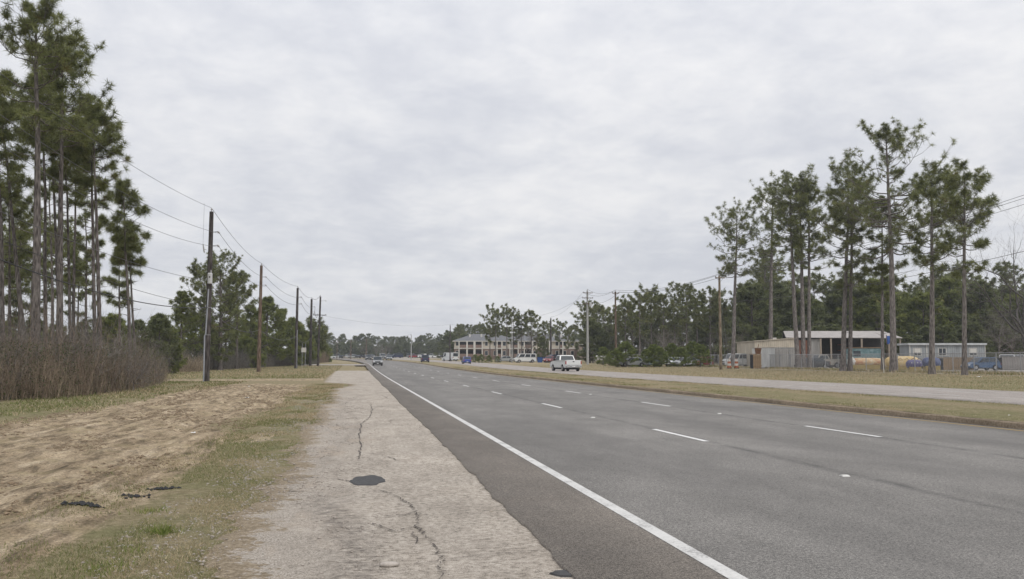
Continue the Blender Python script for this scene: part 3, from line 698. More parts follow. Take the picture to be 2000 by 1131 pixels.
# --- tall pines along the right-hand fence: base pixel, top row, crown half width px, crown bottom row, lean px
RP = [
 (1431, 717, 392, 50, 540, 10, 8.5, 'tall', 'leftmost tall pine beside the right fence, small rounded crown'),
 (1490, 712, 478, 24, 560, 3, 5.0, 'tall', 'thin short pine between the leftmost fence pine and the next'),
 (1504, 717, 344, 44, 540, 10, 9.0, 'tall', 'slender pine rising before the white shed left panel'),
 (1559, 721, 332, 46, 500, -24, 9.5, 'flat', 'pine leaning left at the grey shed doors'),
 (1569, 721, 330, 40, 520, -4, 9.5, 'flat', 'straight middle pine of the close trio by the shed'),
 (1581, 721, 338, 40, 550, -2, 8.0, 'tall', 'rightmost trunk of the close pine trio by the shed'),
 (1646, 725, 325, 52, 585, 12, 10.5, 'tall', 'pine leaning right before the open pole barn'),
 (1660, 725, 298, 50, 520, 4, 8.5, 'tall', 'straight pine right beside the leaning one before the pole barn'),
 (1724, 726, 372, 34, 600, -2, 7.0, 'tall', 'thin pine left of the tallest pine, white guard at its foot'),
 (1745, 727, 206, 92, 510, -7, 13.0, 'cone', 'tallest pine of the right row with thick trunk'),
 (1820, 731, 314, 48, 560, -2, 11.5, 'tall', 'pine before the grey site trailer with one curved low limb'),
 (1884, 733, 300, 54, 545, -5, 10.0, 'tall', 'rightmost tall pine of the row with ragged right side'),
]
for i, (bx, by, ty, hw, cy, ln, tw, shp, lab) in enumerate(RP):
    b = at(bx, by); s = ppm(b); H = (by-ty)/s; Rc = hw/s*1.5
    cbf = (by-(cy-.12*(cy-ty)))/(by-ty)
    nbr = int(26+Rc*6.4); 
    g = pine_geo(400+i, H, tw/s*.5, cbf, Rc, px_lean(b, ln, H), nbr=nbr, twigs=10, tsize=.54, k=34, wd=.018, shape=shp, gaps=.42, stubs=9)
    tree_thing('pine_tree', b, g, (M['bark'], M['pine']), lab, 'tall pines along the right fence')
# --- the close stand at the left: x at base, depth, top row, crown half width px, crown bottom row, lean, trunk px
LP = [
 (8, 50, 110, 60, 430, -4, 10.0, 'tall', 'pine trunk cut by the left picture edge'),
 (22, 62, 330, 44, 560, -4, 7.0, 'tall', 'shorter slim pine between the edge trunk and the leaning one'),
 (58, 54, 168, 56, 330, -52, 10.5, 'tall', 'pine leaning left, second clear trunk from the left edge'),
 (72, 46, -45, 96, 300, 4, 19.0, 'tall', 'thickest and tallest pine of the left stand'),
 (92, 57, 75, 48, 300, -8, 8.5, 'tall', 'slim straight pine just right of the thickest trunk'),
 (118, 51, 48, 92, 300, 4, 14.5, 'tall', 'second thickest pine of the left stand with wide ragged crown'),
 (124, 60, 120, 46, 330, -30, 8.0, 'tall', 'slim pine leaning left behind the second thickest trunk'),
 (141, 58, 180, 40, 420, -14, 7.0, 'tall', 'slim pine tilted left, left of a close pair'),
 (146, 63, 235, 40, 430, -4, 7.5, 'tall', 'thin upright pine right of the second thickest trunk'),
 (190, 56, 160, 44, 400, -14, 8.5, 'tall', 'left trunk of the parallel pair in the left stand'),
 (200, 54, 172, 52, 420, -16, 9.5, 'tall', 'right trunk of the parallel pair in the left stand'),
 (259, 60, 332, 40, 500, -20, 8.0, 'tall', 'rightmost taller pine of the left stand with flat open crown'),
 (268, 64, 440, 26, 540, -14, 6.5, 'tall', 'thin leaning pine pressed against the rightmost of the stand'),
 (235, 74, 470, 30, 640, 0, 6.0, 'young', 'small bushy pine seen between the left stand trunks'),
 (104, 76, 300, 46, 560, 0, 7.0, 'tall', 'pine standing back behind the second thickest trunk'),
 (170, 78, 380, 40, 610, 0, 6.5, 'tall', 'pine standing back in the gap before the parallel pair'),
 (40, 80, 360, 50, 620, 0, 7.0, 'tall', 'pine standing back behind the leaning left trunk'),
]
for i, (bx, D, ty, hw, cy, ln, tw, shp, lab) in enumerate(LP):
    b = at_d(bx, D); s = ppm(b); H = height_to(b, ty); Rc = hw/s*1.25
    byy = CY-(np.dot(b-np.array([0, 0, CAM_H]), UP)/depth(b))*F_PX
    cy = cy-.22*max(0, cy-ty) if shp == 'tall' else cy
    cbf = np.clip((byy-cy)/(byy-ty), .05, .85)
    nbr = int(22+Rc*6); Rc *= 1.04
    g = pine_geo(500+i, H, tw/s*.5, cbf, Rc, px_lean(b, ln, H), nbr=nbr, twigs=9, tsize=.47, k=44, wd=.0125, shape=shp, gaps=.42, stubs=10)
    tree_thing('pine_tree', b, g, (M['bark_dk'], M['pine']), lab, 'pines of the left stand')
# --- pines behind the first power pole and along the left side: each its own crown
YP = [(430, 84, 503, 44, 700, 'flat', 9, 'rounded tall pine just behind the first power pole'), (395, 88, 515, 40, 690, 'tall', 8, 'pine left of the first power pole with broad crown'),
 (352, 82, 556, 34, 700, 'young', 6, 'bushy pine at the left end of the group behind the pole'), (462, 92, 528, 28, 640, 'tall', 6, 'slender open pine right of the first power pole'),
 (318, 92, 620, 40, 715, 'young', 5, 'low bushy young pine left of the pole group'), (302, 86, 608, 20, 700, 'young', 4, 'small spiky pine above the thicket end'),
 (488, 104, 585, 30, 700, 'young', 6, 'dark pine left of the second power pole'), (520, 108, 566, 36, 700, 'young', 7, 'tallest dark pine by the second power pole'),
 (548, 112, 592, 34, 705, 'young', 6, 'dark rounded pine between second and third poles'), (572, 118, 610, 30, 705, 'young', 6, 'last dark pine before the third power pole'),
 (478, 98, 650, 30, 715, 'young', 4, 'low dark evergreen under the slender open pine'), (380, 96, 600, 46, 712, 'young', 6, 'wide dark evergreen filling under the pole group'),
 (440, 100, 610, 44, 712, 'young', 6, 'wide dark evergreen right behind the first pole'), (335, 100, 640, 40, 712, 'young', 5, 'dark evergreen behind the thicket end'),
 (505, 116, 622, 34, 712, 'young', 6, 'dense dark evergreen behind the second power pole'), (590, 150, 640, 24, 705, 'young', 5, 'dark evergreen behind the third power pole'),
 (612, 176, 632, 24, 690, 'flat', 6, 'tall dark pine behind the fourth power pole'), (600, 185, 645, 20, 700, 'young', 5, 'dark pine left behind the fourth power pole'), (632, 200, 668, 13, 706, 'young', 4, 'small dark tree right of the fifth power pole')]
for i, (bx, D, ty, hw, cy, shp, tw, lab) in enumerate(YP):
    D = D*1.5 if D < 125 else D*1.2
    b = at_d(bx, D); s = ppm(b); H = height_to(b, ty); Rc = hw/s*1.25
    byy = CY-(np.dot(b-np.array([0, 0, CAM_H]), UP)/depth(b))*F_PX
    cbf = np.clip((byy-cy)/(byy-ty), .06, .8)
    big = max(1.0, D/120)
    g = pine_geo(600+i, H, tw/s*.5, cbf, Rc*1.18, (0, 0), nbr=int(34+Rc*9), twigs=10, tsize=.46*big, k=26, wd=.028*big, shape=shp, gaps=.25, stubs=4)
    tree_thing('pine_tree', b, g, (M['bark_dk'], M['pine_y'] if shp == 'young' else M['pine']), lab, 'pines behind the left power poles')
# --- prototypes for the more distant woods (shared meshes)
def protos(n, seed, **kw):
    return [pine_geo(seed+i, **{k: (v(i) if callable(v) else v) for k, v in kw.items()}) for i in range(n)]
TALL = protos(6, 700, H=16.0, r0=.21, cb=lambda i: .42+.05*(i % 3), Rc=lambda i: 2.7+.35*(i % 4), nbr=34, twigs=8, tsize=.62, k=20, wd=.05, shape=lambda i: 'flat' if i % 2 else 'tall', gaps=.28, stubs=5, sides=6)
BUSH = protos(5, 720, H=10.0, r0=.15, cb=.08, Rc=lambda i: 2.6+.3*i, nbr=54, twigs=8, tsize=.62, k=20, wd=.055, shape='young', gaps=.2, stubs=0, sides=6)
FARP = protos(6, 740, H=16.0, r0=.22, cb=lambda i: .30+.06*(i % 4), Rc=lambda i: 2.6+.35*(i % 4), nbr=40, twigs=7, tsize=.75, k=16, wd=.075, shape=lambda i: 'young' if i % 3 == 0 else 'tall', gaps=.22, stubs=3, sides=5)
cnt = [0]
def plant(kind, px, D, top, label, group, mats, cat='pine tree', name='pine_tree', wide=1.0):
    pr, H0 = {'tall': (TALL, 16.0), 'bush': (BUSH, 10.0), 'far': (FARP, 16.0)}[kind]
    b = at_d(px, D); H = height_to(b, top); i = cnt[0]; cnt[0] += 1
    e = tree_thing(name, b, pr[(i*5+3) % len(pr)], mats, label, group, rz=random.random()*6.28, cat=cat)
    s = H/H0; e.scale = (s*wide, s*wide, s); return e
mt_t = (M['bark'], M['pine']); mt_b = (M['bark_dk'], M['pine_y']); mt_f = (M['bark_dk'], M['pine_far'])
# mid-distance pines between the white pole and the fence pines
MID = [(1158, 205, 600, 1.0), (1205, 195, 603, .9), (1222, 190, 582, 1.1), (1250, 185, 560, 1.1), (1273, 190, 557, 1.1), (1297, 186, 572, 1.0), (1318, 192, 560, 1.0), (1342, 186, 556, 1.1), (1362, 194, 572, 1.0), (1388, 184, 553, 1.1), (1402, 196, 566, 1.0), (1452, 180, 552, 1.1), (1478, 190, 560, 1.1)]
where = ['right behind the white power pole', 'just left of the brown crossarm pole', 'just right of the brown crossarm pole', 'leading the tall line right of the brown crossarm pole', 'second in the tall line right of the brown pole',
         'third in the tall line right of the brown pole', 'fourth in the tall line right of the brown pole', 'fifth in the tall line right of the brown pole', 'sixth in the tall line right of the brown pole', 'just left of the yellowish wood pole', 'behind the yellowish wood pole', 'right of the leftmost fence pine', 'behind the thin short fence pine']
for (px, D, top, wd_), wh in zip(MID, where):
    plant('tall', px, D, top, 'round topped pine beyond the fence, '+wh, 'pines beyond the scrap yard fence', mt_t, wide=wd_*.95)
for i, px in enumerate(np.linspace(1140, 1490, 16)):
    plant('tall', px+random.uniform(-8, 8), 222+random.uniform(-6, 14), 596+random.uniform(-14, 16), 'grey green pine in the rear row beyond the scrap yard fence', 'rear pines beyond the fence', mt_t, wide=1.25)
gN = 'undergrowth evergreens beyond the fence'
for i, px in enumerate(np.linspace(1150, 1475, 17)):
    plant('bush', px+random.uniform(-6, 6), 205+random.uniform(-8, 22), 616+random.uniform(-16, 14)-(22 if px > 1400 else 0), 'dark low evergreen massed under the pines behind the fence', gN, mt_f, wide=1.15)
# dense wood behind the yard buildings
gD = 'dense wood behind the scrap yard'
for i, px in enumerate(np.linspace(1470, 2030, 26)):
    plant('bush', px+random.uniform(-9, 9), 168+random.uniform(-6, 16), 558+random.uniform(-28, 26)-(16 if 1680 < px < 1900 else 0), 'dark leafy pine in the dense wood behind the yard', gD, mt_b if i % 2 else mt_f, wide=1.15)
for i, px in enumerate(np.linspace(1480, 2040, 16)):
    plant('tall', px+random.uniform(-12, 12), 190+random.uniform(-6, 14), 530+random.uniform(-22, 24), 'taller pine in the back row of the wood behind the yard', gD+', back row', mt_t, wide=1.15)
for i, px in enumerate(np.linspace(1478, 2020, 20)):
    plant('bush', px+random.uniform(-9, 9), 158+random.uniform(-3, 5), 636+random.uniform(-16, 16), 'low dark evergreen at the foot of the yard wood', gD+', front', mt_f, wide=1.4)
# pines before the apartment block
AP = [(957, 250, 600, .9), (968, 246, 604, .8), (990, 244, 598, 1.0), (1003, 250, 606, 1.0), (1019, 248, 606, .9), (1038, 246, 605, 1.1), (1050, 256, 622, .9), (1066, 250, 628, 1.0), (1093, 258, 626, 1.1), (1110, 254, 634, 1.0)]
aw = ['leftmost before the apartment block', 'second before the apartment block', 'third before the apartment block, forked look', 'at the thin pale pole before the apartments', 'right of the thin pale pole', 'yellow green topped, mid group', 'tucked behind the mid group', 'left of the dark bare pole', 'right of the dark bare pole', 'rightmost before the apartment block']
for (px, D, top, wd_), a_ in zip(AP, aw): plant('tall', px, D, top, 'tall dark pine '+a_, 'pines before the apartment block', mt_t, wide=wd_)
plant('bush', 1059, 238, 652, 'cone shaped dark evergreen before the apartment block', None, mt_f, wide=.95, cat='evergreen')
# behind the apartment block
for i, px in enumerate(np.linspace(880, 1190, 20)):
    plant('far', px+random.uniform(-6, 6), 370+random.uniform(0, 40), 640+random.uniform(-8, 10)-(4 if px < 960 else 0), 'dark pine in the wood behind the apartment block', 'wood behind the apartments', mt_f, wide=1.3)
plant('tall', 898, 360, 634, 'open crowned pine standing above the left end of the apartments', None, mt_t, wide=1.2)
plant('tall', 932, 350, 633, 'open pine above the apartment roof, left part', None, mt_t, wide=1.2)
# far wood across the bend
for i, px in enumerate(np.linspace(612, 930, 60)):
    plant('bush', px+random.uniform(-4, 4), 500+random.uniform(-8, 14), 671+random.uniform(-7, 8), 'low dark tree filling the foot of the far wood', 'low trees of the far wood', mt_f, wide=1.5)
for i, px in enumerate(np.linspace(880, 1200, 26)):
    plant('bush', px+random.uniform(-4, 4), 345+random.uniform(-4, 14), 652+random.uniform(-8, 8), 'low dark tree behind the apartment block', 'low trees behind the apartments', mt_f, wide=1.5)
for i, px in enumerate(np.linspace(628, 905, 44)):
    plant('far', px+random.uniform(-4, 4), 520+random.uniform(0, 60), 657+random.uniform(-7, 8)-(8 if 785 < px < 800 else 0), 'dark pine in the far wood across the bend', 'far wood across the bend', mt_f, wide=1.25)
# small shrub pines along the fence and by the parked vans
SH = [(1222, 144, 662), (1206, 146, 676), (1262, 152, 678), (1278, 143, 668), (1288, 142, 674), (1313, 154, 666), (1330, 141, 674), (1354, 152, 662), (1368, 141, 668), (1178, 168, 674), (940, 222, 690), (955, 220, 692), (928, 224, 690), (972, 222, 694), (1190, 160, 690), (1010, 225, 694)]
SH.sort(); n_ap = sum(1 for q in SH if q[0] < 1170)
for i, (px, D, top) in enumerate(SH):
    side_ = 'along the fence right of the white power pole' if px > 1170 else 'on the verge before the apartment block'
    plant('bush', px, D, top, 'small young pine %s, %s from the left' % (side_, ORDN[i if i < n_ap else i-n_ap]), 'young pines '+side_, (M['bark'], M['pine_sap']), name='young_pine', wide=1.5)
# backdrop evergreens seen between the left trunks
for i, px in enumerate(np.linspace(-30, 330, 20)):
    plant('bush', px+random.uniform(-6, 6), 96+random.uniform(0, 14), 634+random.uniform(-34, 24), 'dark evergreen deep behind the left pine stand', 'evergreens behind the left stand', mt_b if i % 2 else mt_f, wide=1.1)
for i, px in enumerate(np.linspace(-25, 150, 5)):
    plant('tall', px+random.uniform(-6, 6), 100+random.uniform(0, 12), 470+random.uniform(-60, 50), 'tall pine deep behind the left pine stand, %s from the left edge' % ORDN[i], 'deep pines behind the left stand', mt_t, wide=.9)

# --- bare trees: recursive limbs, vectorised per level
def bare_geo(seed, H, r0, levels=4, spread=.55, split=(6, 5, 4, 4), lean=(0, 0), k=5, upright=.35, trunk_frac=.45):
    r = np.random.default_rng(seed); parts = []
    s = np.linspace(0, 1, k)
    P0 = np.array([[lean[0]*H*trunk_frac, lean[1]*H*trunk_frac, H*trunk_frac]])[:, None, :]*s[None, :, None]+np.concatenate([np.zeros((1, 1, 3)), r.normal(0, .02*H*trunk_frac, (1, k-1, 3))], 1)
    P0[0, 0, 2] = -.1
    Rr = r0*(1-.45*s)[None]; parts.append(tubes(P0, Rr, 7)); Lp = np.array([H*.42])
    for lv in range(levels):
        n = len(P0); c = split[lv]; bi = np.repeat(np.arange(n), c)
        f = .35+.65*r.random(n*c); f[::c] = 1.0
        fi = f*(k-1); i0 = np.minimum(fi.astype(int), k-2); ff = (fi-i0)[:, None]
        st = P0[bi, i0]*(1-ff)+P0[bi, i0+1]*ff
        pr = Rr[bi, i0]*(1-ff[:, 0])+Rr[bi, i0+1]*ff[:, 0]
        pd = norm(P0[bi, -1]-P0[bi, 0])
        d = norm(pd*.7+norm(r.normal(size=(n*c, 3)))*spread*1.5+np.array([0, 0, upright])); L = Lp[bi]*(.5+.55*r.random(n*c))
        Pn = st[:, None, :]+(L[:, None]*s)[..., None]*d[:, None, :]
        Pn[:, 1:] += np.cumsum(r.normal(0, .055, (n*c, k-1, 3)), 1)*L[:, None, None]; Pn[:, :, 2] += (L[:, None]*s**2)*.08
        Rn = np.maximum(pr*.62, .006)[:, None]*(1-.7*s)
        Rn = np.maximum(Rn, .0055)
        parts.append(tubes(Pn, Rn, 4 if lv < 1 else 3)); P0, Rr, Lp = Pn, Rn, L*.72
    V, Fc = merge(parts)
    return np_mesh('trunk', V, Fc, True)
def bare_thing(px, D, top, seed, label, mat, group=None, r0=.12, name='bare_tree', **kw):
    b = at_d(px, D); H = height_to(b, top)
    e = empty(name, (b[0], b[1], b[2]-.02)); link('branches', bare_geo(seed, H, r0, **kw), mat, e)
    return tag(e, label, 'bare tree', group)
M['brush_grey2'] = bark_mat('dark_grey_twig', (.075, .067, .062), (.17, .155, .145)); M['grey_twig'] = bark_mat('grey_twig', (.12, .105, .095), (.25, .225, .21)); M['pale_twig'] = bark_mat('pale_twig', (.16, .142, .125), (.30, .275, .25))
bare_thing(2006, 128, 420, 1, 'large leafless tree at the right picture edge', M['brush_grey2'], r0=.40, split=(7, 6, 5, 5), spread=.6)
bare_thing(1955, 146, 590, 2, 'leafless grey tree behind the white pickup in the yard', M['grey_twig'], 'bare trees by the yard wood', r0=.16, split=(8, 6, 5, 3), spread=.7)
bare_thing(1985, 138, 600, 12, 'leafless grey tree under the large bare tree at right', M['grey_twig'], 'bare trees by the yard wood', r0=.16, split=(8, 6, 5, 3), spread=.8, lean=(-.2, 0))
bare_thing(1298, 172, 622, 3, 'pale spreading leafless tree behind the fence, left of the yellowish pole', M['pale_twig'], r0=.20, split=(9, 6, 5, 3), spread=.85, trunk_frac=.25)
bare_thing(1330, 176, 628, 4, 'pinkish bare tree right beside the pale spreading one', M['bare'], r0=.14, split=(9, 6, 5, 3), spread=.6, trunk_frac=.25)
bare_thing(1185, 200, 640, 5, 'grey bare tree left of the brown crossarm pole', M['grey_twig'], r0=.14, split=(7, 6, 5, 3))
bare_thing(1028, 240, 632, 6, 'grey bare tree among the apartment pines', M['grey_twig'], r0=.16, split=(8, 6, 5, 3))
for i, px in enumerate([715, 735, 748, 762, 838, 850, 862, 870]):
    bare_thing(px, 470+8*i, 668+2*(i % 3), 20+i, 'brown bare tree at the foot of the far wood, %s from the left' % ORDN[i], M['bare'], 'bare trees at the far wood', r0=.2, split=(7, 6, 5, 3))
for i, px in enumerate([1240, 1395, 1430, 1450, 1596, 1618, 1700]):
    bare_thing(px, 150+3*i, 640+5*(i % 3), 40+i, 'thin grey bare sapling at the edge of the yard wood, %s from the left' % ORDN[i], M['grey_twig'], 'bare saplings by the yard wood', r0=.07, split=(6, 5, 4, 3))
# saplings standing in the left thicket
bare_thing(192, 42, 606, 60, 'pale bare sapling with twisted limbs in the left thicket', M['pale_twig'], r0=.045, split=(5, 5, 4, 3), lean=(.08, 0), trunk_frac=.35)
bare_thing(158, 41, 628, 61, 'thin pale sapling left of the twisted one in the thicket', M['pale_twig'], r0=.03, split=(5, 4, 4, 3), trunk_frac=.4)
bare_thing(25, 40, 640, 62, 'grey bare sapling at the left edge of the thicket', M['grey_twig'], r0=.035, split=(6, 5, 4, 3), trunk_frac=.3)
bare_thing(262, 46, 655, 63, 'grey bare bush at the right end of the thicket', M['grey_twig'], r0=.03, split=(7, 5, 4, 3), trunk_frac=.2, spread=.8)

# --- brush thicket: uncountable stems
def thicket(name, label, mat, n, edge, dback, hgt, seed, twigs=5, rad=.006, lean=.25):
    r = np.random.default_rng(seed)
    ex = np.array([e[0] for e in edge]); ey = np.array([e[1] for e in edge])
    px = ex[0]+(ex[-1]-ex[0])*r.random(n); py = np.interp(px, ex, ey)
    gr = np.array([at(a, b) for a, b in zip(np.linspace(ex[0], ex[-1], 60), np.interp(np.linspace(ex[0], ex[-1], 60), ex, ey))])
    ti = (px-ex[0])/(ex[-1]-ex[0])*59
    base = np.stack([np.interp(ti, np.arange(60), gr[:, i]) for i in range(3)], -1)
    back = dback*r.random(n)**1.2; away = norm(base-np.array([0, 0, CAM_H])*1.0); away[:, 2] = 0
    base = base+away*back[:, None]+np.stack([r.normal(0, .25, n), r.normal(0, .35, n), 0*px], -1)
    base[:, 2] = ground_z(base[:, 0], base[:, 1])-.03
    hh = hgt(px)*(.45+.6*r.random(n))*(.35+1.3*fbm(px*.045, back*.6, 3, seed)) *(.8+.2*np.minimum(back/2, 1))
    hh = hh*np.where(r.random(n) < .10, 1.55, 1.0)*np.where(fbm(px*.09+7, back*1.3, 3, seed+5) < .40, .45, 1.0)
    k = 5; s = np.linspace(0, 1, k); az = r.random(n)*6.28; ln = lean*(.3+r.random(n))
    d = np.stack([np.cos(az)*ln, np.sin(az)*ln, np.ones(n)], -1)
    Pn = base[:, None, :]+(hh[:, None]*s)[..., None]*d[:, None, :]; Pn[:, 1:] += np.cumsum(r.normal(0, .03, (n, k-1, 3)), 1)*hh[:, None, None]
    Rn = (rad*(.7+.8*r.random(n)))[:, None]*(1-.55*s)
    parts = [tubes(Pn, Rn, 3)]
    bi = np.repeat(np.arange(n), twigs); f = .25+.75*r.random(n*twigs); fi = f*(k-1); i0 = np.minimum(fi.astype(int), k-2); ff = (fi-i0)[:, None]
    st = Pn[bi, i0]*(1-ff)+Pn[bi, i0+1]*ff; td = norm(norm(r.normal(size=(n*twigs, 3)))*.8+np.array([0, 0, .75])); tl = hh[bi]*(.15+.25*r.random(n*twigs))
    Pt = st[:, None, :]+(tl[:, None]*np.linspace(0, 1, 3))[..., None]*td[:, None, :]; Pt[:, 1] += r.normal(0, .04, (n*twigs, 3))*tl[:, None]
    parts.append(tubes(Pt, np.full((n*twigs, 3), rad*.55)*np.array([1, .9, .5]), 3))
    V, Fc = merge(parts)
    o = link(name, np_mesh(name, V, Fc, False), mat); return tag(o, label, 'brush', kind='stuff')
EDGE = [(-70, 790), (0, 783), (120, 778), (220, 768), (280, 758), (322, 746)]
M['brush_red'] = bark_mat('reddish_brush', (.15, .110, .082), (.32, .25, .195)); M['brush_tan'] = bark_mat('tan_brush', (.21, .165, .115), (.40, .33, .24))
M['brush_grey'] = bark_mat('grey_brush', (.11, .10, .088), (.25, .23, .205))
thicket('brush_thicket', 'reddish brown bare thicket at the foot of the left pines', M['brush_red'], 1500, EDGE, 8.0, lambda x: np.interp(x, [-70, 60, 200, 280, 322], [2.2, 2.3, 2.3, 1.8, .9]), 1, 6, .008)
thicket('grey_brush', 'grey twiggy brush tangled through the left thicket', M['brush_grey'], 1000, [(-70, 788), (60, 778), (220, 768), (280, 758), (322, 746)], 12.0, lambda x: np.interp(x, [-70, 60, 200, 280, 322], [2.9, 3.0, 3.0, 2.7, 1.7]), 2, 8, .008, .6)
thicket('dry_stalks', 'pale dry weed stalks along the front of the left thicket', M['brush_tan'], 1300, EDGE, 4.0, lambda x: 0*x+1.7, 3, 3, .007, .2)
thicket('tan_brush', 'tan tall dead grass behind the first power pole', M['brush_tan'], 900, [(322, 728), (360, 727), (396, 726)], 6.0, lambda x: 0*x+1.7, 4, 4, .012, .15)
thicket('low_brush', 'grey brown brush along the wood edge behind the power poles', M['brush_grey'], 2800, [(330, 727), (400, 724), (480, 720), (560, 715), (620, 711)], 8.0, lambda x: 0*x+2.5, 5, 5, .014, .3)
thicket('red_brush', 'reddish brush below the fourth power pole', M['brush_red'], 500, [(585, 712), (610, 710), (640, 708)], 8.0, lambda x: 0*x+2.6, 6, 5, .018, .3)
# green leaves low in the thicket
def leaf_cloud(name, label, n, edge, dback, hmax, seed, size, mat):
    r = np.random.default_rng(seed); ex = np.array([e[0] for e in edge]); ey = np.array([e[1] for e in edge]); m = 40
    gr = np.array([at(a, b) for a, b in zip(np.linspace(ex[0], ex[-1], m), np.interp(np.linspace(ex[0], ex[-1], m), ex, ey))])
    ti = r.random(n)*(m-1); base = np.stack([np.interp(ti, np.arange(m), gr[:, i]) for i in range(3)], -1)
    aw_ = norm(base); aw_[:, 2] = 0; bk = dback*r.random(n); base = base+aw_*bk[:, None]+r.normal(0, .2, (n, 3))*np.array([1, 1, 0])
    cl = fbm(ti*.8, bk*.8, 3, seed); keep = cl > .47; base = base[keep]; n = len(base)
    base[:, 2] = ground_z(base[:, 0], base[:, 1])+hmax*r.random(n)**1.6
    d = norm(r.normal(size=(n, 3))+np.array([0, 0, .5])); wv = norm(np.cross(d, r.normal(size=(n, 3)))); L = size*(.6+.8*r.random(n))
    V = np.stack([base, base+d*(L*.5)[:, None]+wv*(L*.3)[:, None], base+d*L[:, None], base+d*(L*.5)[:, None]-wv*(L*.3)[:, None]], 1).reshape(-1, 3)
    o = link(name, np_mesh(name, V, np.arange(4*n).reshape(-1, 4), False, {'tone': np.repeat(r.random(n), 4)}), mat); return tag(o, label, 'undergrowth', kind='stuff')
leaf_cloud('undergrowth', 'dull green undergrowth leaves low in the left thicket', 30000, EDGE, 7.0, 2.2, 8, .07, M['shrub'])
leaf_cloud('edge_undergrowth', 'dark green undergrowth along the wood edge behind the poles', 22000, [(330, 726), (400, 723), (480, 719), (560, 714), (620, 711)], 8.0, 3.0, 9, .22, M['shrub'])
# ================================================================== POLES AND WIRES
M['pole_dk'] = bark_mat('creosote_pole', (.046, .040, .038), (.11, .096, .09), .6)
M['pole_br'] = bark_mat('brown_pole', (.10, .070, .052), (.20, .15, .115), .6)
M['pole_yl'] = bark_mat('yellow_pole', (.155, .122, .084), (.29, .24, .178), .6)
M['pole_gr'] = plain('grey_pole', (.34, .34, .325), .7, var=.2)
M['galv'] = plain('galvanised', (.34, .345, .355), .45, .6, .2)
M['conduit'] = plain('conduit_grey', (.33, .34, .37), .5, .2, .2)
M['wire'] = plain('wire_grey', (.10, .10, .105), .6, .3, .2); M['wire_bk'] = plain('wire_black', (.022, .022, .024), .6)
M['porc'] = plain('porcelain_grey', (.36, .35, .34), .35); M['xfmr'] = plain('transformer_grey', (.50, .50, .50), .5, var=.12)
def pole(base, H, r, mat, label, arms=(), lean=0.0, group=None, lat=(1, 0, 0), pins=True):
    """arms: (kind, height, length) kinds: 'side' right-hand bracket, 'cross' crossarm"""
    e = empty('utility_pole', (base[0], base[1], base[2]-.05)); lat = np.array(lat, float); at_pts = []
    t = np.linspace(0, 1, 6); MB().tube([(lean*H*q, 0, H*q) for q in t], r*(1-.34*t), 10).build('pole', mat, e, smooth_=False)
    top = np.array([lean*H, 0, H])
    if pins:
        MB().tube([top, top+np.array([0, 0, .12])], .02, 6).tube([top+np.array([0, 0, .1]), top+np.array([0, 0, .16]), top+np.array([0, 0, .26])], [.05, .075, .04], 8).build('top_insulator', M['porc'], e)
    at_pts.append(top+np.array([0, 0, .27]))
    for kind, h, L in arms:
        c = np.array([lean*h, 0, h])
        if kind == 'side':
            a = c+lat*r*.5; b = c+lat*L+np.array([0, 0, .06]); m = MB().tube([a, b], .028, 6); ar = m.build('bracket', M['galv'], e)
            q = [b+lat*.0, b+lat*.10-np.array([0, 0, .05]), b+lat*.16-np.array([0, 0, .14])]
            MB().tube(q, [.05, .065, .04], 8).build('insulator', M['porc'], e); at_pts.append(q[2])
        elif kind == 'cross':
            mb = MB(); mb.box(-L/2, L/2, -.05, .05, -.06, .06); ar = mb.build('crossarm', mat if mat is not M['pole_gr'] else M['pole_br'], e, bevel=.01); ar.location = tuple(c+np.array([0, -r-.03, 0]))
            for sx in (-1, 1):
                MB().tube([c+np.array([sx*L*.32, -r-.03, -.06]), c+np.array([0, -r*.9, -.55])], .018, 5).build('brace', M['galv'], e)
            for sx in (-.46, -.16 if L > 2 else -.46, .46):
                if sx == -.46 and L <= 2 and sx != .46 and False: continue
                p = c+np.array([sx*L, -r-.03, .06]); MB().tube([p, p+np.array([0, 0, .09]), p+np.array([0, 0, .18])], [.03, .07, .045], 7).build('insulator', M['porc'], e)
                at_pts.append(p+np.array([0, 0, .18]))
    tag(e, label, 'utility pole', group)
    return e, [np.array(e.location)+p for p in at_pts]
ORD = ['nearest', 'second', 'third', 'fourth', 'fifth']
wn = 0
def wire(a, b, sag, r, label, mat=None, group='overhead wires', name='power_line', n=18):
    a = np.array(a); b = np.array(b); t = np.linspace(0, 1, n)
    p = a[None]*(1-t[:, None])+b[None]*t[:, None]; p[:, 2] -= sag*4*t*(1-t)
    rr_ = np.full((1, n), r); V, Fc = tubes(p[None], rr_, 5)
    return tag(link(name, np_mesh(name, V, Fc, True), mat or M['wire']), label, 'wire', group)
left_px = [(403, 745, 408, 12.0, M['pole_dk']), (505, 727, 516, 8.0, M['pole_br']), (578, 717, 561, 6.5, M['pole_dk']), (606, 713, 583, 6.0, M['pole_dk']), (621, 710, 578, 5.0, M['pole_dk'])]
names = ['dark pole with transformer and grey conduit, nearest on the left verge', 'brown wooden pole second along the left verge', 'dark pole third along the left verge with pale lower conduit', 'dark thin pole fourth along the left verge', 'leaning pole with crossarms fifth along the left verge']
LPOLE = []
def pole_base(bx, by, ty, Hm):               # distance from the usual height of such a pole
    D = Hm*F_PX/(by-ty); b = at_d(bx, D); return b
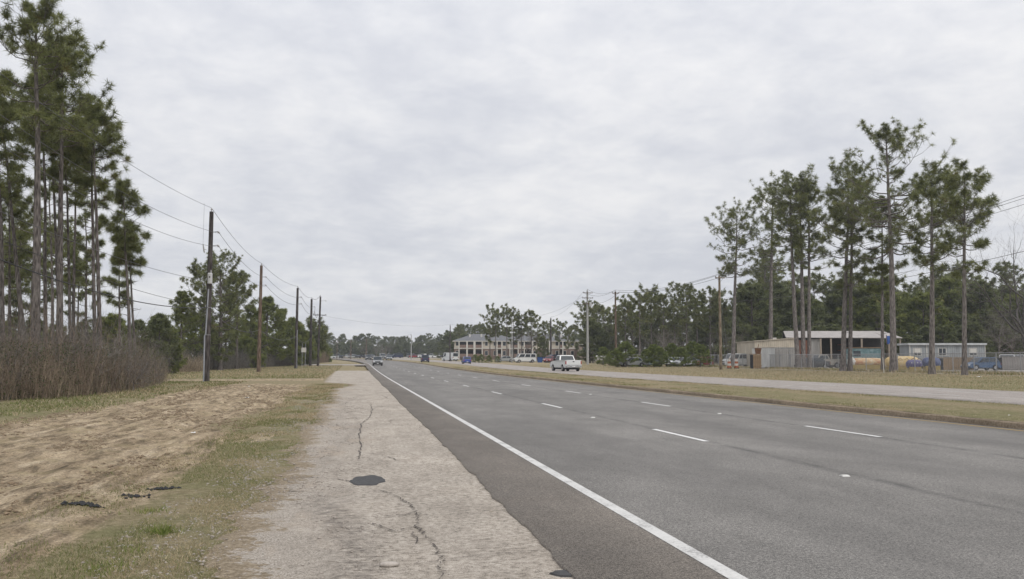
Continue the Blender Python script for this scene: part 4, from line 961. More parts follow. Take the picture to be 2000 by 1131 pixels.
for i, ((bx, by, ty, wp, mt), nm) in enumerate(zip(left_px, names)):
    b = at(bx, by) if i < 2 else pole_base(bx, by, ty, 12.3); s = ppm(b); H = height_to(b, ty)
    fr = lambda y_: H-(y_-ty)/s
    if i == 0: arms = [('side', fr(449), .45), ('side', fr(476), .45)]
    elif i < 4: arms = [('side', H-1.4, .5), ('side', H-2.4, .5)]
    else: arms = [('cross', H-3.4, 2.4), ('cross', H-4.7, 1.7), ('side', H-.8, .9)]
    e, pts = pole(b, H, wp/s*.5, mt, nm, arms, lean=.006 if i < 4 else .022, group='poles along the left verge')
    LPOLE.append((e, pts, H))
    if i == 0:
        r = wp/s*.5
        MB().tube([(-r*.75, -r*.8, 0), (-r*.75, -r*.8, fr(652))], .055, 8).build('conduit', M['conduit'], e)
        MB().tube([(-r*.45, -r*.85, fr(652)), (r*.1, -r*.8, fr(562))], .05, 8).build('conduit', M['conduit'], e)
        mb = MB(); mb.tube([(0, 0, 0), (0, 0, .05), (0, 0, .72), (0, 0, .78)], [.15, .17, .17, .14], 14); x = mb.build('transformer', M['xfmr'], e, smooth_=False); x.location = (.13, -r-.14, fr(552))
        b1 = MB().tube([(.06, 0, .78), (.06, 0, .85), (.06, 0, 1.0)], [.03, .045, .025], 8).build('bushing', M['porc'], x)
        MB().box(-.04, .04, -.181, -.168, .42, .54).build('number_plate', M['pole_dk'], x)
        for zz in (652, 598): MB().tube([(0, 0, fr(zz)-.02), (0, 0, fr(zz)+.02)], r*1.06, 12).build('strap', M['galv'], e)
        MB().tube([(-r, 0, fr(484)), (-.36, 0, fr(484)+.03)], .022, 6).build('cutout_bracket', M['galv'], e)
        MB().tube([(-.36, 0, fr(490)), (-.40, 0, fr(484)), (-.47, 0, fr(473))], [.04, .055, .035], 8).build('fuse_cutout', M['porc'], e)
        P1cut = np.array(e.location)+np.array([-.47, 0, fr(473)]); com1 = np.array(e.location)+np.array([0, 0, fr(598)]); box1 = np.array(e.location)+np.array([0, 0, fr(540)])
    if i == 2: MB().tube([(.12, -.16, 0), (.12, -.14, H*.48)], .06, 7).build('conduit', M['conduit'], e)
# the pole before, just outside the picture
b0 = np.array([LPOLE[0][0].location[0]-2.6, LPOLE[0][0].location[1]-38.5, 0.0])
e0, pts0 = pole(b0, 11.9, .17, M['pole_br'], 'brown pole standing left of the camera outside the view', [('side', 10.4, .45), ('side', 9.4, .45)], group='poles along the left verge')
chain = [pts0]+[q[1] for q in LPOLE]
pos = ['top', 'upper bracket', 'lower bracket']
spans = ['over the thicket to the nearest left pole', 'between the nearest and second left poles', 'between the second and third left poles', 'between the third and fourth left poles', 'between the fourth and fifth left poles']
for i, (A, Bp) in enumerate(zip(chain[:-1], chain[1:])):
    for j in range(3):
        wire(A[j], Bp[j], .55+.15*j, .012+.004*i, pos[j]+' power wire '+spans[i], group='wires of the left poles')
hc = lambda e, z: np.array(e.location)+np.array([0, 0, z])
wire(hc(e0, 5.6), com1, .75, .026, 'thick black cable sagging before the left pines to the nearest pole', M['wire_bk'], 'wires of the left poles', 'cable')
wire(hc(e0, 7.2), box1-np.array([0, 0, .2]), .5, .013, 'thin neutral wire below the brackets behind the left pines', M['wire'], 'wires of the left poles')
wire(hc(e0, 6.3), com1+np.array([0, 0, .12]), .5, .013, 'thin cable just above the thick black one at the left pines', M['wire_bk'], 'wires of the left poles', 'cable')
hs = [com1, hc(LPOLE[1][0], LPOLE[1][2]*.40), hc(LPOLE[2][0], LPOLE[2][2]*.40), hc(LPOLE[3][0], LPOLE[3][2]*.42)]
for i in range(3): wire(hs[i], hs[i+1], .9, .022+.006*i, 'low sagging cable '+spans[i+1], M['wire'], 'wires of the left poles', 'cable')
wire(P1cut, chain[0][0]*.06+chain[1][0]*.94, .35, .007, 'thin drop wire from top wire to the fuse on the nearest pole', group='wires of the left poles')
# right-hand line
wp = at(1408, 722); ul = wp[0]
RPOLE = []
def rp(bx, by, ty, wpx, mt, label, arms, D=None, lean=0.0, pins=True):
    b = at(bx, by) if D is None else at_d(bx, D); s = ppm(b); H = height_to(b, ty)
    e, pts = pole(b, H, max(wpx/s*.5, .07), mt, label, [(k, H-(y_-ty)/s, L) for k, y_, L in arms], lean, 'poles of the right side', pins=pins); RPOLE.append((e, pts, H)); return e, pts, H, s
eA, pA, HA, sA = rp(1148, 712, 566, 5.0, M['pole_gr'], 'pale grey tall pole with three crossarms behind the pickup', [('cross', 571, 1.9), ('cross', 581, 2.1), ('cross', 592, 1.7)])
MB().tube([(0, 0, 0), (0, 0, .06), (0, 0, .8), (0, 0, .86)], [.2, .24, .24, .2], 12).build('transformer', M['xfmr'], eA).location = (.55, -.2, HA-3.1)
eB, pB, HB, sB = rp(1203, 714, 568, 4.5, M['pole_br'], 'brown pole with one crossarm right of the pale grey pole', [('cross', 571.5, 1.3)])
eC, pC, HC, sC = rp(1408, 722, 537, 6.2, M['pole_yl'], 'yellowish wooden pole with one crossarm by the fence', [('cross', 541, 1.25)])
MB().tube([(0, .16, HC*.9), (1.6, 1.0, 0)], .012, 5).build('guy_wire', M['galv'], eC); MB().tube([(.05, .2, HC*.86), (.9, .6, 0)], .012, 5).build('guy_wire', M['galv'], eC)
bD = np.array([ul+.5, wp[1]-58.0, float(T(ul+.5, wp[1]-58.0))]); eD, pD = pole(bD, 12.6, .16, M['pole_br'], 'brown crossarm pole right of the camera outside the view', [('cross', 12.2, 1.5)], group='poles of the right side')
for (a, b_, s_) in ((pA, pB, 'between the pale grey and brown poles'), (pB, pC, 'between the brown and yellowish poles'), (pC, pD, 'from the yellowish pole to the right edge')):
    for j, w_ in ((0, 'top'), (1, 'left'), (-1, 'right')):
        wire(a[j], b_[j], .8, .022 if s_[0] == 'b' else .016, w_+' power wire '+s_, group='wires of the right poles')
wire(hc(eC, HC*.72), hc(eD, 9.0), .8, .018, 'lower neutral wire from the yellowish pole to the right edge', group='wires of the right poles')
eE = rp(1076, 708, 621, 4.0, M['pole_dk'], 'dark bare pole left of the pickup', [])
eF = rp(1000, 706, 618, 2.4, M['pole_gr'], 'thin pale pole among the apartment pines', [], 215, pins=False)
eG = rp(879, 704, 635, 2.6, M['pole_dk'], 'dark pole left of the apartment block', [], 260)
eH = rp(803, 701, 654, 2.2, M['pole_gr'], 'pale concrete pole beyond the blue van', [], 320)
eI = rp(715, 699, 660, 2.0, M['pole_br'], 'far brown pole before the far wood, right one', [('cross', 664, 2.2)], 360)
eJ = rp(685, 699, 663, 2.0, M['pole_br'], 'far brown pole before the far wood, middle one', [('cross', 667, 2.2)], 372)
eK = rp(658, 702, 665, 1.6, M['pole_br'], 'far thin pole before the far wood, left one', [('cross', 668, 2.2)], 330)
eL = rp(754, 701, 676, 1.6, M['pole_br'], 'short far pole behind the oncoming suv', [], 350)
wire(eE[1][0], pA[1], 1.0, .015, 'long wire from the dark bare pole up to the pale grey pole', group='wires of the right poles')
wire(eG[1][0], eF[1][0], 1.0, .016, 'wire from the dark apartment pole to the thin pale pole', group='wires of the right poles')
wire(eF[1][0], pA[4], 1.6, .015, 'lower wire from the thin pale pole to the pale grey pole', group='wires of the right poles')
wire(LPOLE[4][1][1], eG[1][0], 1.2, .014, 'wire crossing the highway from the fifth left pole', group='wires of the right poles')
wire(eK[1][0], eJ[1][0], .5, .04, 'far wire between left and middle far poles', group='far wires'); wire(eJ[1][0], eI[1][0], .5, .04, 'far wire between middle and right far poles', group='far wires'); wire(eI[1][0], eH[1][0], .8, .035, 'far wire from the right far pole to the pale concrete pole', group='far wires')

# ================================================================== FENCE
M['fence'] = plain('fence_steel', (.34, .34, .34), .5, .4, .25)
def link_mat():
    t = NT('chain_link'); v = t.coord((1, 1, 1)); sx = t.n.new('ShaderNodeSeparateXYZ'); t.l.new(v, sx.inputs[0])
    def wave(sig):
        s_ = t.math('ADD', sx.outputs[1], t.math('MULTIPLY', sx.outputs[2], sig)); q = t.math('FRACT', t.math('MULTIPLY', s_, 1/.075)); return t.math('LESS_THAN', q, .15)
    m = t.math('MAXIMUM', wave(1.0), wave(-1.0))
    t.done(t.ramp(t.noise(3, 3, .5, v), (.3, (.28, .28, .28)), (.7, (.38, .38, .375))), .5, .3)
    tr = t.n.new('ShaderNodeBsdfTransparent'); ms = t.n.new('ShaderNodeMixShader'); t.l.new(m, ms.inputs[0]); t.l.new(tr.outputs[0], ms.inputs[1]); t.l.new(t.b.outputs[0], ms.inputs[2]); t.l.new(ms.outputs[0], t.n['Material Output'].inputs[0]); return t.m
M['chain'] = link_mat()
FU = 54.6
fy = np.arange(58, 215, 3.0); fbase = np.array([FU+float(B(58)), 58, float(T(FU, 58))])
fe = empty('chain_link_fence', fbase); tag(fe, 'long chain link fence round the scrap yard behind the roadside pines', 'fence')
pm = MB().tube([(0, 0, -.1), (0, 0, 1.88)], .048, 8).mesh('post'); pm.materials.append(M['fence'])
mm = np_mesh('mesh_panel', np.array([[0, 0, .04], [0, 3.0, .04], [0, 3.0, 1.80], [0, 0, 1.80]]), np.array([[0, 1, 2, 3]])); mm.materials.append(M['chain'])
rm = MB().tube([(0, 0, 0), (0, 3.0, 0)], .036, 6).mesh('top_rail'); rm.materials.append(M['fence'])
for i, y in enumerate(fy):
    p = np.array([FU+float(B(y)), y, float(T(FU+float(B(y)), y))])-fbase
    o = link('post', pm, None, fe); o.location = tuple(p); o.rotation_euler = (random.gauss(0, .01), random.gauss(0, .012), 0)
    if i < len(fy)-1:
        sl = math.atan(float(P(y+3)-P(y))/3)
        o = link('mesh_panel', mm, None, fe); o.location = tuple(p); o.rotation_euler = (sl, 0, 0)
        o = link('top_rail', rm, None, fe); o.location = tuple(p+np.array([0, 0, 1.84])); o.rotation_euler = (sl, 0, 0)

# ================================================================== BUILDINGS
def facing(p, extra=0.0): return -math.atan2(p[0], p[1])*1.0+extra
class Frame:                                 # local x right, y away, z up, scaled from pixels at its depth
    def __init__(s, name, px, D, label, cat, rz=None, group=None):
        s.b = at_d(px, D); s.s = ppm(s.b); s.px0 = px
        s.e = empty(name, s.b, -YAW if rz is None else rz); tag(s.e, label, cat, group)
    def x(s, px): return (px-s.px0)/s.s
    def z(s, py): return height_to(s.b, py)
M['cream'] = plain('cream_siding', (.52, .47, .40), .8, var=.12); M['brick'] = plain('brown_brick', (.20, .14, .115), .9, var=.25, scale=5); M['trim'] = plain('white_trim', (.54, .52, .48), .7, var=.1)
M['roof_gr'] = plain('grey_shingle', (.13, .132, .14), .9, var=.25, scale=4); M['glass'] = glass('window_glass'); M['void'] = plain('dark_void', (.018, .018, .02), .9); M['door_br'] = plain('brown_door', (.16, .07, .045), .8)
A = Frame('apartment_block', 887, 300, 'long two storey cream and brick apartment block with grey hipped roof', 'apartment block')
a_x1 = A.x(1132); eav = A.z(667); fl = A.z(680.5); dpt = 14.0
MB().box(0, a_x1, 0, dpt, -.5, fl-.002).build('brick_wall', M['brick'], A.e); MB().box(.02, a_x1-.02, .02, dpt-.02, fl, eav).build('siding_wall', M['cream'], A.e)
MB().box(-.05, a_x1+.05, -.05, .0, fl-.15, fl+.15).build('floor_band', M['trim'], A.e); MB().box(-.6, a_x1+.6, -.65, -.45, eav-.05, eav+.25).build('eave_board', M['trim'], A.e)
def hip(x0, x1, y0, y1, z0, z1, inset):
    ym = (y0+y1)/2
    return MB().add([(x0, y0, z0), (x1, y0, z0), (x1, y1, z0), (x0, y1, z0), (x0+inset, ym, z1), (x1-inset, ym, z1)], [(0, 1, 5, 4), (1, 2, 5), (2, 3, 4, 5), (3, 0, 4), (3, 2, 1, 0)])
xm = A.x(1012)
hip(-.7, xm, -.7, dpt+.7, eav+.2, A.z(651), 6.5).build('roof', M['roof_gr'], A.e); hip(xm-6, a_x1+.7, -.71, dpt+.69, eav+.21, A.z(652), 6.5).build('roof', M['roof_gr'], A.e)
for xx in (915, 938, 958, 1082, 1096): MB().box(A.x(xx), A.x(xx)+.5, 3.5, 4.0, eav+1.2, eav+2.5).build('roof_vent', M['trim'], A.e)
wmw = MB().box(-.55, .55, -.02, .05, -.75, .75).mesh('window'); wmw.materials.append(M['trim'])
wgl = MB().box(-.45, .45, -.04, -.021, -.65, .65).mesh('pane'); wgl.materials.append(M['glass'])
def win(parent, x, z, y=0.0, sx=1.0, sz=1.0, me=wmw, gl=wgl):
    o = link('window', me, None, parent); o.location = (x, y, z); o.scale = (sx, 1, sz); p = link('pane', gl, None, o); return o
for px in (893, 950, 967, 985, 1020, 1045, 1062, 1075, 1088, 1103, 1118):
    win(A.e, A.x(px), fl+1.55, sx=1.0 if px > 950 else .9); win(A.e, A.x(px), fl-1.5)
for k, (q0, q1) in enumerate([(897, 912), (913, 926), (928, 942), (971, 980), (996, 1012), (1024, 1040), (1066, 1073), (1092, 1099)]):
    for zb in (fl+.15, fl-2.75):
        mb = MB(); mb.box(A.x(q0), A.x(q1), -.03, .02, zb+.05, zb+2.2); o = mb.build('balcony_shade', M['void'], A.e)  # flat near-black panel on the wall, painting the shade of a balcony
        MB().box(A.x(q0), A.x(q1), -1.3, -1.25, zb, zb+1.0).build('balcony_rail', M['brick'], A.e)
    for xx in (q0, q1): MB().box(A.x(xx)-.16, A.x(xx)+.16, -1.4, -1.1, -.4, eav).build('column', M['trim'], A.e)
    MB().box(A.x(q0)-.2, A.x(q1)+.2, -1.45, -.06, fl-.12, fl+.12).build('balcony_floor', M['trim'], A.e)
# second block behind the pale grey pole
A2 = Frame('apartment_block', 1133, 290, 'tan low block seen behind the pale grey pole', 'apartment block'); w2 = A2.x(1200); h2 = A2.z(673)
MB().box(0, w2, 0, 10, -.5, h2).build('wall', plain('tan_wall', (.34, .27, .235), .85), A2.e); hip(-.5, w2+.5, -.5, 10.5, h2+.004, h2+1.1, 4).build('roof', M['roof_gr'], A2.e)
MB().box(-.5, w2+.5, -.55, -.5, h2-.1, h2+.2).build('eave_board', M['trim'], A2.e)
for px in (1142, 1156, 1168, 1180): win(A2.e, A2.x(px), h2-1.6)
# metal workshop with open pole barn
def rib_mat(name, c, axis=0, pitch=.3, rust=.2):
    t = NT(name); v = t.coord(); sx = t.n.new('ShaderNodeSeparateXYZ'); t.l.new(v, sx.inputs[0])
    n = t.noise(1.2, 6, .7, t.coord((1, 1, .35))); cc = t.ramp(n, (.32, tuple(x*.72 for x in c)), (.6, c), (.8, tuple(min(1, x*1.12) for x in c)))
    cc = t.mix(t.ramp(t.noise(2.3, 6, .75, v), (.6, 0.0), (.75, rust)), cc, (.20, .10, .05))
    wv = t.math('SINE', t.math('MULTIPLY', sx.outputs[axis], 2*math.pi/pitch)); t.bump(wv, .6, .03); return t.done(cc, .6, .0, .3)
M['beige_metal'] = rib_mat('beige_metal', (.50, .44, .35)); M['pink_roof'] = rib_mat('pale_roof_metal', (.37, .34, .32), 0, .4, .3); M['grey_metal'] = rib_mat('grey_metal', (.34, .325, .305)); M['white_metal'] = rib_mat('white_metal', (.60, .60, .58), 1)
W = Frame('workshop_building', 1474, 140, 'beige metal workshop with open pole barn and pale roof', 'building')
xe = W.x(1553); z0 = W.z(667); z1 = W.z(661)
MB().add([(0, 0, -.4), (xe, 0, -.4), (xe, 11, -.4), (0, 11, -.4), (0, 0, z0), (xe, 0, z1), (xe, 11, z1), (0, 11, z0)], [(3, 2, 1, 0), (4, 5, 6, 7), (0, 1, 5, 4), (1, 2, 6, 5), (2, 3, 7, 6), (3, 0, 4, 7)]).build('wall', M['beige_metal'], W.e)
MB().hexa([(-.15, -.15, z0+.004), (xe, -.15, z1+.004), (xe, 11.1, z1+.004), (-.15, 11.1, z0+.004)], [(-.15, -.15, z0+.12), (xe, -.15, z1+.12), (xe, 11.1, z1+.12), (-.15, 11.1, z0+.12)]).build('roof_trim', M['beige_metal'], W.e)
MB().box(W.x(1516), W.x(1525), 2, 3, W.z(663.5), W.z(662)+.25).build('roof_vent', M['trim'], W.e)
xb = W.x(1760); zf = W.z(661); zr = W.z(645)
MB().hexa([(W.x(1536), 0, z1+.1), (xb, -.8, zf), (xb, 6.5, zr), (W.x(1556), 6.5, zr)], [(W.x(1536), 0, z1+.16), (xb, -.8, zf+.1), (xb, 6.5, zr+.1), (W.x(1556), 6.5, zr+.1)]).build('barn_roof', M['pink_roof'], W.e)
MB().box(xe+.05, xb, 6.2, 6.4, -.4, zr-.1).build('barn_back_wall', plain('barn_shade', (.05, .048, .045), .9), W.e)  # near-black wall colour carries the shade inside the barn
for px in (1602, 1622, 1682, 1735, 1757): MB().box(W.x(px)-.11, W.x(px)+.11, -.5, -.28, -.3, zf-.03).build('barn_post', plain('barn_post_wood', (.30, .25, .20), .9), W.e)
MB().box(W.x(1582), W.x(1604), .2, .26, -.3, zf-.1).build('side_panel', M['grey_metal'], W.e)
MB().box(W.x(1560), W.x(1578), .1, .18, -.3, zf-.25).build('brown_door', M['door_br'], W.e)
for zz in (.6, 1.5, 2.4): MB().box(W.x(1664), W.x(1681), 5.9, 6.15, zz+1, zz+1.12).build('shelf', M['door_br'], W.e)
tp = Frame('tarpaulin', 1733, 134, 'bright blue tarpaulin hanging at the right end of the pole barn', 'tarpaulin'); M['tarp'] = plain('blue_tarp', (.03, .09, .30), .5)
gx, gz = np.meshgrid(np.linspace(0, 1, 9), np.linspace(0, 1, 9)); xx = gx*tp.x(1748)*(.3+.7*gz); Vt = np.stack([xx, .18*np.sin(gx*9+gz*3)*(1-gz)+.1*gz, tp.z(672)+(tp.z(656)-tp.z(672))*gz], -1)
link('sheet', np_mesh('sheet', Vt.reshape(-1, 3), grid_faces(9, 9), True), M['tarp'], tp.e)
MB().tube([(0, .1, 0), (0, .1, tp.z(654))], .05, 7).build('support_post', M['pole_br'], tp.e); MB().tube([(tp.x(1748), .1, 0), (tp.x(1748), .1, tp.z(654))], .05, 7).build('support_post', M['pole_br'], tp.e); MB().tube([(0, .1, tp.z(654.5)), (tp.x(1748), .1, tp.z(654.5))], .03, 6).build('crossbar', M['galv'], tp.e)
# storage shed by the pines
C_ = Frame('storage_container', 1513, 124, 'white and grey metal storage container with double doors behind pine trunks', 'container', rz=-YAW+R(18))
hb = C_.z(679.5); MB().box(0, 3.35, 0, 5.4, .1, hb).build('body', M['white_metal'], C_.e); MB().box(.06, 3.29, -.05, -.004, .16, hb-.08).build('end_frame', M['grey_metal'], C_.e)
for a0, a1 in ((.14, 1.66), (1.70, 3.21)): 
    dd = MB().box(a0, a1, -.10, -.052, .22, hb-.16).build('door', M['grey_metal'], C_.e)
    for k in range(6): MB().box(a0+.12+k*(a1-a0-.2)/6, a0+.2+k*(a1-a0-.2)/6, -.125, -.101, .28, hb-.22).build('rib', M['grey_metal'], dd)
    MB().tube([(a0+.5, -.14, .3), (a0+.5, -.14, hb-.25)], .02, 6).build('lock_bar', M['galv'], dd)
MB().box(-.03, 3.38, -.08, 5.43, hb+.002, hb+.08).build('roof_rim', M['grey_metal'], C_.e); MB().box(.1, 3.2, .2, 5.2, -.1, .098).build('skid', M['void'], C_.e)
# site trailer
Tn = Frame('site_trailer', 1777, 124, 'grey flat roofed site trailer with three windows', 'trailer'); M['trailer'] = rib_mat('trailer_grey', (.30, .315, .32), 0, .3, .05); xt = Tn.x(1925); zt = Tn.z(674)
MB().box(0, xt, 0, 3.2, .35, zt).build('wall', M['trailer'], Tn.e); MB().box(-.25, xt+.15, -.25, 3.4, zt+.002, zt+.26).build('roof', plain('trailer_roof', (.46, .47, .47), .6), Tn.e); MB().box(.1, xt-.1, .2, 3.0, -.2, .35).build('skirt', M['void'], Tn.e)
MB().box(-.03, .1, -.03, .05, .36, zt).build('corner_trim', M['trim'], Tn.e); MB().box(Tn.x(1810), Tn.x(1811)+.05, -.02, -.001, .36, zt).build('seam_trim', M['trim'], Tn.e); MB().box(xt-.06, xt+.03, -.03, .05, .36, zt).build('corner_trim', M['trim'], Tn.e)
for px, wd_, cu in ((1792, .38, 1), (1841, .48, 0), (1901, .52, 1)):
    o = win(Tn.e, Tn.x(px), Tn.z(687), sx=1.0, sz=.68)
    MB().box(-.03, .03, -.055, -.041, -.62, .62).build('mullion', M['trim'], o)
    if cu: MB().box(-.42, .42, -.052, -.0405, -.2, .62).build('blind', M['trim'], o)
MB().tube([(Tn.x(1850)-.4, -.05, Tn.z(695)), (Tn.x(1850)+.2, -.05, Tn.z(695))], .03, 6).build('sill_bar', M['trim'], Tn.e)
# ================================================================== VEHICLES
def paint(name, c, rough=.28): 
    t = NT(name); n = t.noise(2.5, 5, .6, t.coord()); cc = t.ramp(n, (.3, tuple(x*.86 for x in c)), (.7, c)); t.b.inputs['Coat Weight'].default_value = .4; return t.done(cc, rough, 0, .5)
M['tyre'] = plain('tyre', (.018, .018, .019), .85); M['rim'] = plain('rim_alloy', (.42, .42, .43), .3, .7, .15); M['chrome'] = plain('chrome', (.55, .56, .57), .2, .9, .1); M['black_tr'] = plain('black_trim', (.025, .025, .027), .6)
M['head'] = plain('headlamp', (.72, .73, .74), .15); M['tail'] = plain('taillamp', (.36, .022, .018), .25); M['car_gl'] = glass('car_glass', (.03, .036, .042), .3); M['car_gl'].node_tree.nodes['Principled BSDF'].inputs['Specular IOR Level'].default_value = .2; M['plate'] = plain('plate_white', (.66, .66, .66), .5)
_wt = MB().tube([(0, -.11, 0), (0, -.085, 0), (0, .085, 0), (0, .11, 0)], [.31, .345, .345, .31], 20).mesh('tyre'); _wt.materials.append(M['tyre'])
_wr = MB().tube([(0, -.118, 0), (0, .118, 0)], .215, 14).mesh('rim'); _wr.materials.append(M['rim'])
SPEC = {  # L, W, H, belt, clear, cabin (xb0, xb1, xt0, xt1) from the rear, profile of the lower body, wheel x
 'suv': dict(L=4.6, W=1.84, H=1.74, belt=1.06, cab=(.05, 3.35, .28, 2.75), hood=1.02, tail=1.06, wx=(.85, 3.65), wr=1.0),
 'sedan': dict(L=4.6, W=1.78, H=1.45, belt=.92, cab=(.65, 3.45, 1.25, 2.75), hood=.86, tail=.98, wx=(.95, 3.65), wr=.92),
 'hatch': dict(L=4.0, W=1.70, H=1.50, belt=.94, cab=(.10, 3.0, .55, 2.35), hood=.88, tail=.95, wx=(.75, 3.2), wr=.9),
 'van': dict(L=5.2, W=1.95, H=2.05, belt=1.18, cab=(.03, 4.55, .12, 3.95), hood=1.12, tail=1.18, wx=(1.0, 4.15), wr=1.0),
 'minivan': dict(L=4.8, W=1.92, H=1.78, belt=1.05, cab=(.05, 3.95, .25, 3.0), hood=1.0, tail=1.05, wx=(.95, 3.85), wr=.95),
 'pickup': dict(L=5.55, W=1.96, H=1.84, belt=1.22, cab=(2.05, 3.95, 2.28, 3.45), hood=1.18, tail=1.22, wx=(1.05, 4.45), wr=1.12),
 'box': dict(L=5.6, W=2.0, H=2.45, belt=1.25, cab=(.03, 5.0, .05, 4.6), hood=1.1, tail=1.25, wx=(1.1, 4.5), wr=1.05),
}
def lerp(a, b, t): return tuple(x+(y-x)*t for x, y in zip(a, b))
def quad_pane(mb, c00, c10, c11, c01, t0, t1, s0, s1, off, th=.012):
    P_ = lambda a, b: np.array(lerp(lerp(c00, c10, a), lerp(c01, c11, a), b))
    q = [P_(t0, s0), P_(t1, s0), P_(t1, s1), P_(t0, s1)]; n = np.cross(q[1]-q[0], q[3]-q[0]); n = n/np.linalg.norm(n)
    mb.add([*(p+n*off for p in q), *(p-n*th for p in q)], [(0, 1, 2, 3), (7, 6, 5, 4), (0, 4, 5, 1), (1, 5, 6, 2), (2, 6, 7, 3), (3, 7, 4, 0)])
def vehicle(kind, name, pmat, label, group=None, roof_cargo=False, rust=None, two_tone=None):
    """local: +y forward, x right, origin at the ground under the rear centre"""
    S_ = SPEC[kind]; L, W, H, bl = S_['L'], S_['W'], S_['H'], S_['belt']; hw = W/2; e = empty(name); tag(e, label, {'pickup': 'pickup truck', 'van': 'van', 'box': 'van', 'minivan': 'van'}.get(kind, 'car'), group)
    xb0, xb1, xt0, xt1 = S_['cab']; c0 = .30 if kind != 'pickup' else .42; hood, tl = S_['hood'], S_['tail']
    # lower body: side outline with wheel arches, extruded with tumblehome
    prof = [(.04, c0), (0, .62), (.02, tl-.06), (.08, tl)]
    prof += [(xb0 if xb0 > .2 else .15, tl), (max(xb0, .2), bl)] if abs(tl-bl) > .02 else []
    prof += [(xb1, bl), (xb1+.05, hood+.05), (L-.45, hood-.05), (L-.12, hood-.16), (L, hood-.36), (L, .45), (L-.06, c0)]
    ra = .345*S_['wr']+.07
    def arch(cx):
        a = np.linspace(0, math.pi, 9); zc_ = .345*S_['wr']; out = [(cx+ra*math.cos(t), max(c0, zc_+ra*math.sin(t))) for t in a]
        return [(cx+ra, c0)]+[q for q in out if q[1] > c0+.01]+[(cx-ra, c0)]
    for wx in sorted(S_['wx'], reverse=True): prof += arch(wx)
    n = len(prof); cols = [(-hw*.94, -.03), (-hw, 0), (hw, 0), (hw*.94, -.03)]
    Vv = []; 
    for xs, dz in cols:
        for (y, z) in prof:
            tum = 1-.05*max(0, (z-.7)/.5)
            Vv.append((xs*tum, L/2+(y-L/2)*(1.0 if abs(xs) < hw*.99 else .992), z))
    order = [0, 1, 2, 3]
    bmv = MB(); Fc = [tuple(range(n)), tuple(range(4*n-1, 3*n-1, -1))]
    for j in range(3):
        for i in range(n): Fc.append((j*n+(i+1) % n, j*n+i, (j+1)*n+i, (j+1)*n+(i+1) % n))
    bmv.add(Vv, Fc); body = bmv.build('body', pmat, e, bevel=.018, seg=2)
    wt = hw*.80 if kind not in ('van', 'box') else hw*.90; wb = hw*.955
    b4 = [(-wb, xb0, bl-.02), (wb, xb0, bl-.02), (wb, xb1, bl-.02), (-wb, xb1, bl-.02)]; t4 = [(-wt, xt0, H), (wt, xt0, H), (wt, xt1, H), (-wt, xt1, H)]
    cabm = two_tone or pmat
    cabin = MB().hexa(b4, t4).build('cabin', cabm, e, bevel=.05, seg=2)
    s0, s1 = .12, .86
    mb = MB(); quad_pane(mb, b4[0], b4[1], t4[1], t4[0], .07, .93, s0, s1, .006); mb.build('rear_window', M['car_gl'], e)
    mb = MB(); quad_pane(mb, b4[2], b4[3], t4[3], t4[2], .05, .95, .08, .90, .006); mb.build('windshield', M['car_gl'], e)
    cuts = [(.06, .46), (.50, .93)] if kind in ('sedan', 'hatch', 'pickup') else [(.05, .30), (.34, .62), (.66, .94)]
    if kind == 'pickup': cuts = [(.10, .90)]
    if kind == 'box': cuts = [(.74, .93)]
    for a0, a1 in cuts:
        mb = MB(); quad_pane(mb, b4[1], b4[2], t4[2], t4[1], a0, a1, s0, s1, .006); mb.build('side_window', M['car_gl'], e)
        mb = MB(); quad_pane(mb, b4[3], b4[0], t4[0], t4[3], 1-a1, 1-a0, s0, s1, .006); mb.build('side_window', M['car_gl'], e)
    if kind == 'pickup':                     # bed closed by a black sheet that paints the shade inside, tailgate, rails
        MB().box(-hw*.80, hw*.80, .12, xb0-.06, bl-.002, bl+.004).build('bed_shade', M['black_tr'], e)
        for sx in (-1, 1): MB().box(*(sorted((sx*hw*.80, sx*hw*.96))), .06, xb0-.02, bl-.01, bl+.05).build('bed_rail', pmat, e, bevel=.015)
        MB().box(-hw*.86, hw*.86, -.025, .05, .72, bl+.04).build('tailgate', pmat, e, bevel=.012); MB().box(-.10, .10, -.04, -.026, bl-.17, bl-.08).build('tailgate_handle', M['black_tr'], e)
    for y0, nm in ((-.09, 'rear_bumper'), (L-.04, 'front_bumper')):
        MB().box(-hw*.95, hw*.95, y0, y0+.13, c0+.05, c0+.24).build(nm, M['chrome'] if kind in ('pickup',) else (pmat if kind in ('sedan', 'hatch', 'minivan') else M['black_tr']), e, bevel=.03)
    zl = {'pickup': (bl-.42, bl-.06)}.get(kind, (bl-.32, bl-.06))
    for sx in (-1, 1):
        MB().box(*sorted((sx*hw*.78, sx*hw*.955)), -.02, .06, *zl).build('tail_light', M['tail'], e, bevel=.012)
        MB().box(*sorted((sx*hw*.58, sx*hw*.93)), L-.16, L+.015, hood-.36, hood-.20).build('headlight', M['head'], e, bevel=.02)
        MB().box(*sorted((sx*hw*.95, sx*(hw+.19))), xb1-.42, xb1-.30, bl, bl+.17).build('mirror', M['black_tr'], e, bevel=.02)
        for wx in S_['wx']:
            w_ = empty('wheel'); w_.parent = e; w_.location = (sx*(hw-.12), wx, .345*S_['wr']); sc = S_['wr']; w_.scale = (sc, sc, sc); w_.rotation_euler = (0, 0, math.pi/2)
            link('tyre', _wt, None, w_); link('rim', _wr, None, w_)
    MB().box(-hw*.5, hw*.5, L-.02, L+.02, hood-.38, hood-.22).build('grille', M['black_tr'], e); MB().box(-.16, .16, -.115, -.092, c0+.08, c0+.2).build('licence_plate', M['plate'], e); MB().box(-.16, .16, L+.092, L+.11, c0+.08, c0+.2).build('licence_plate', M['plate'], e)
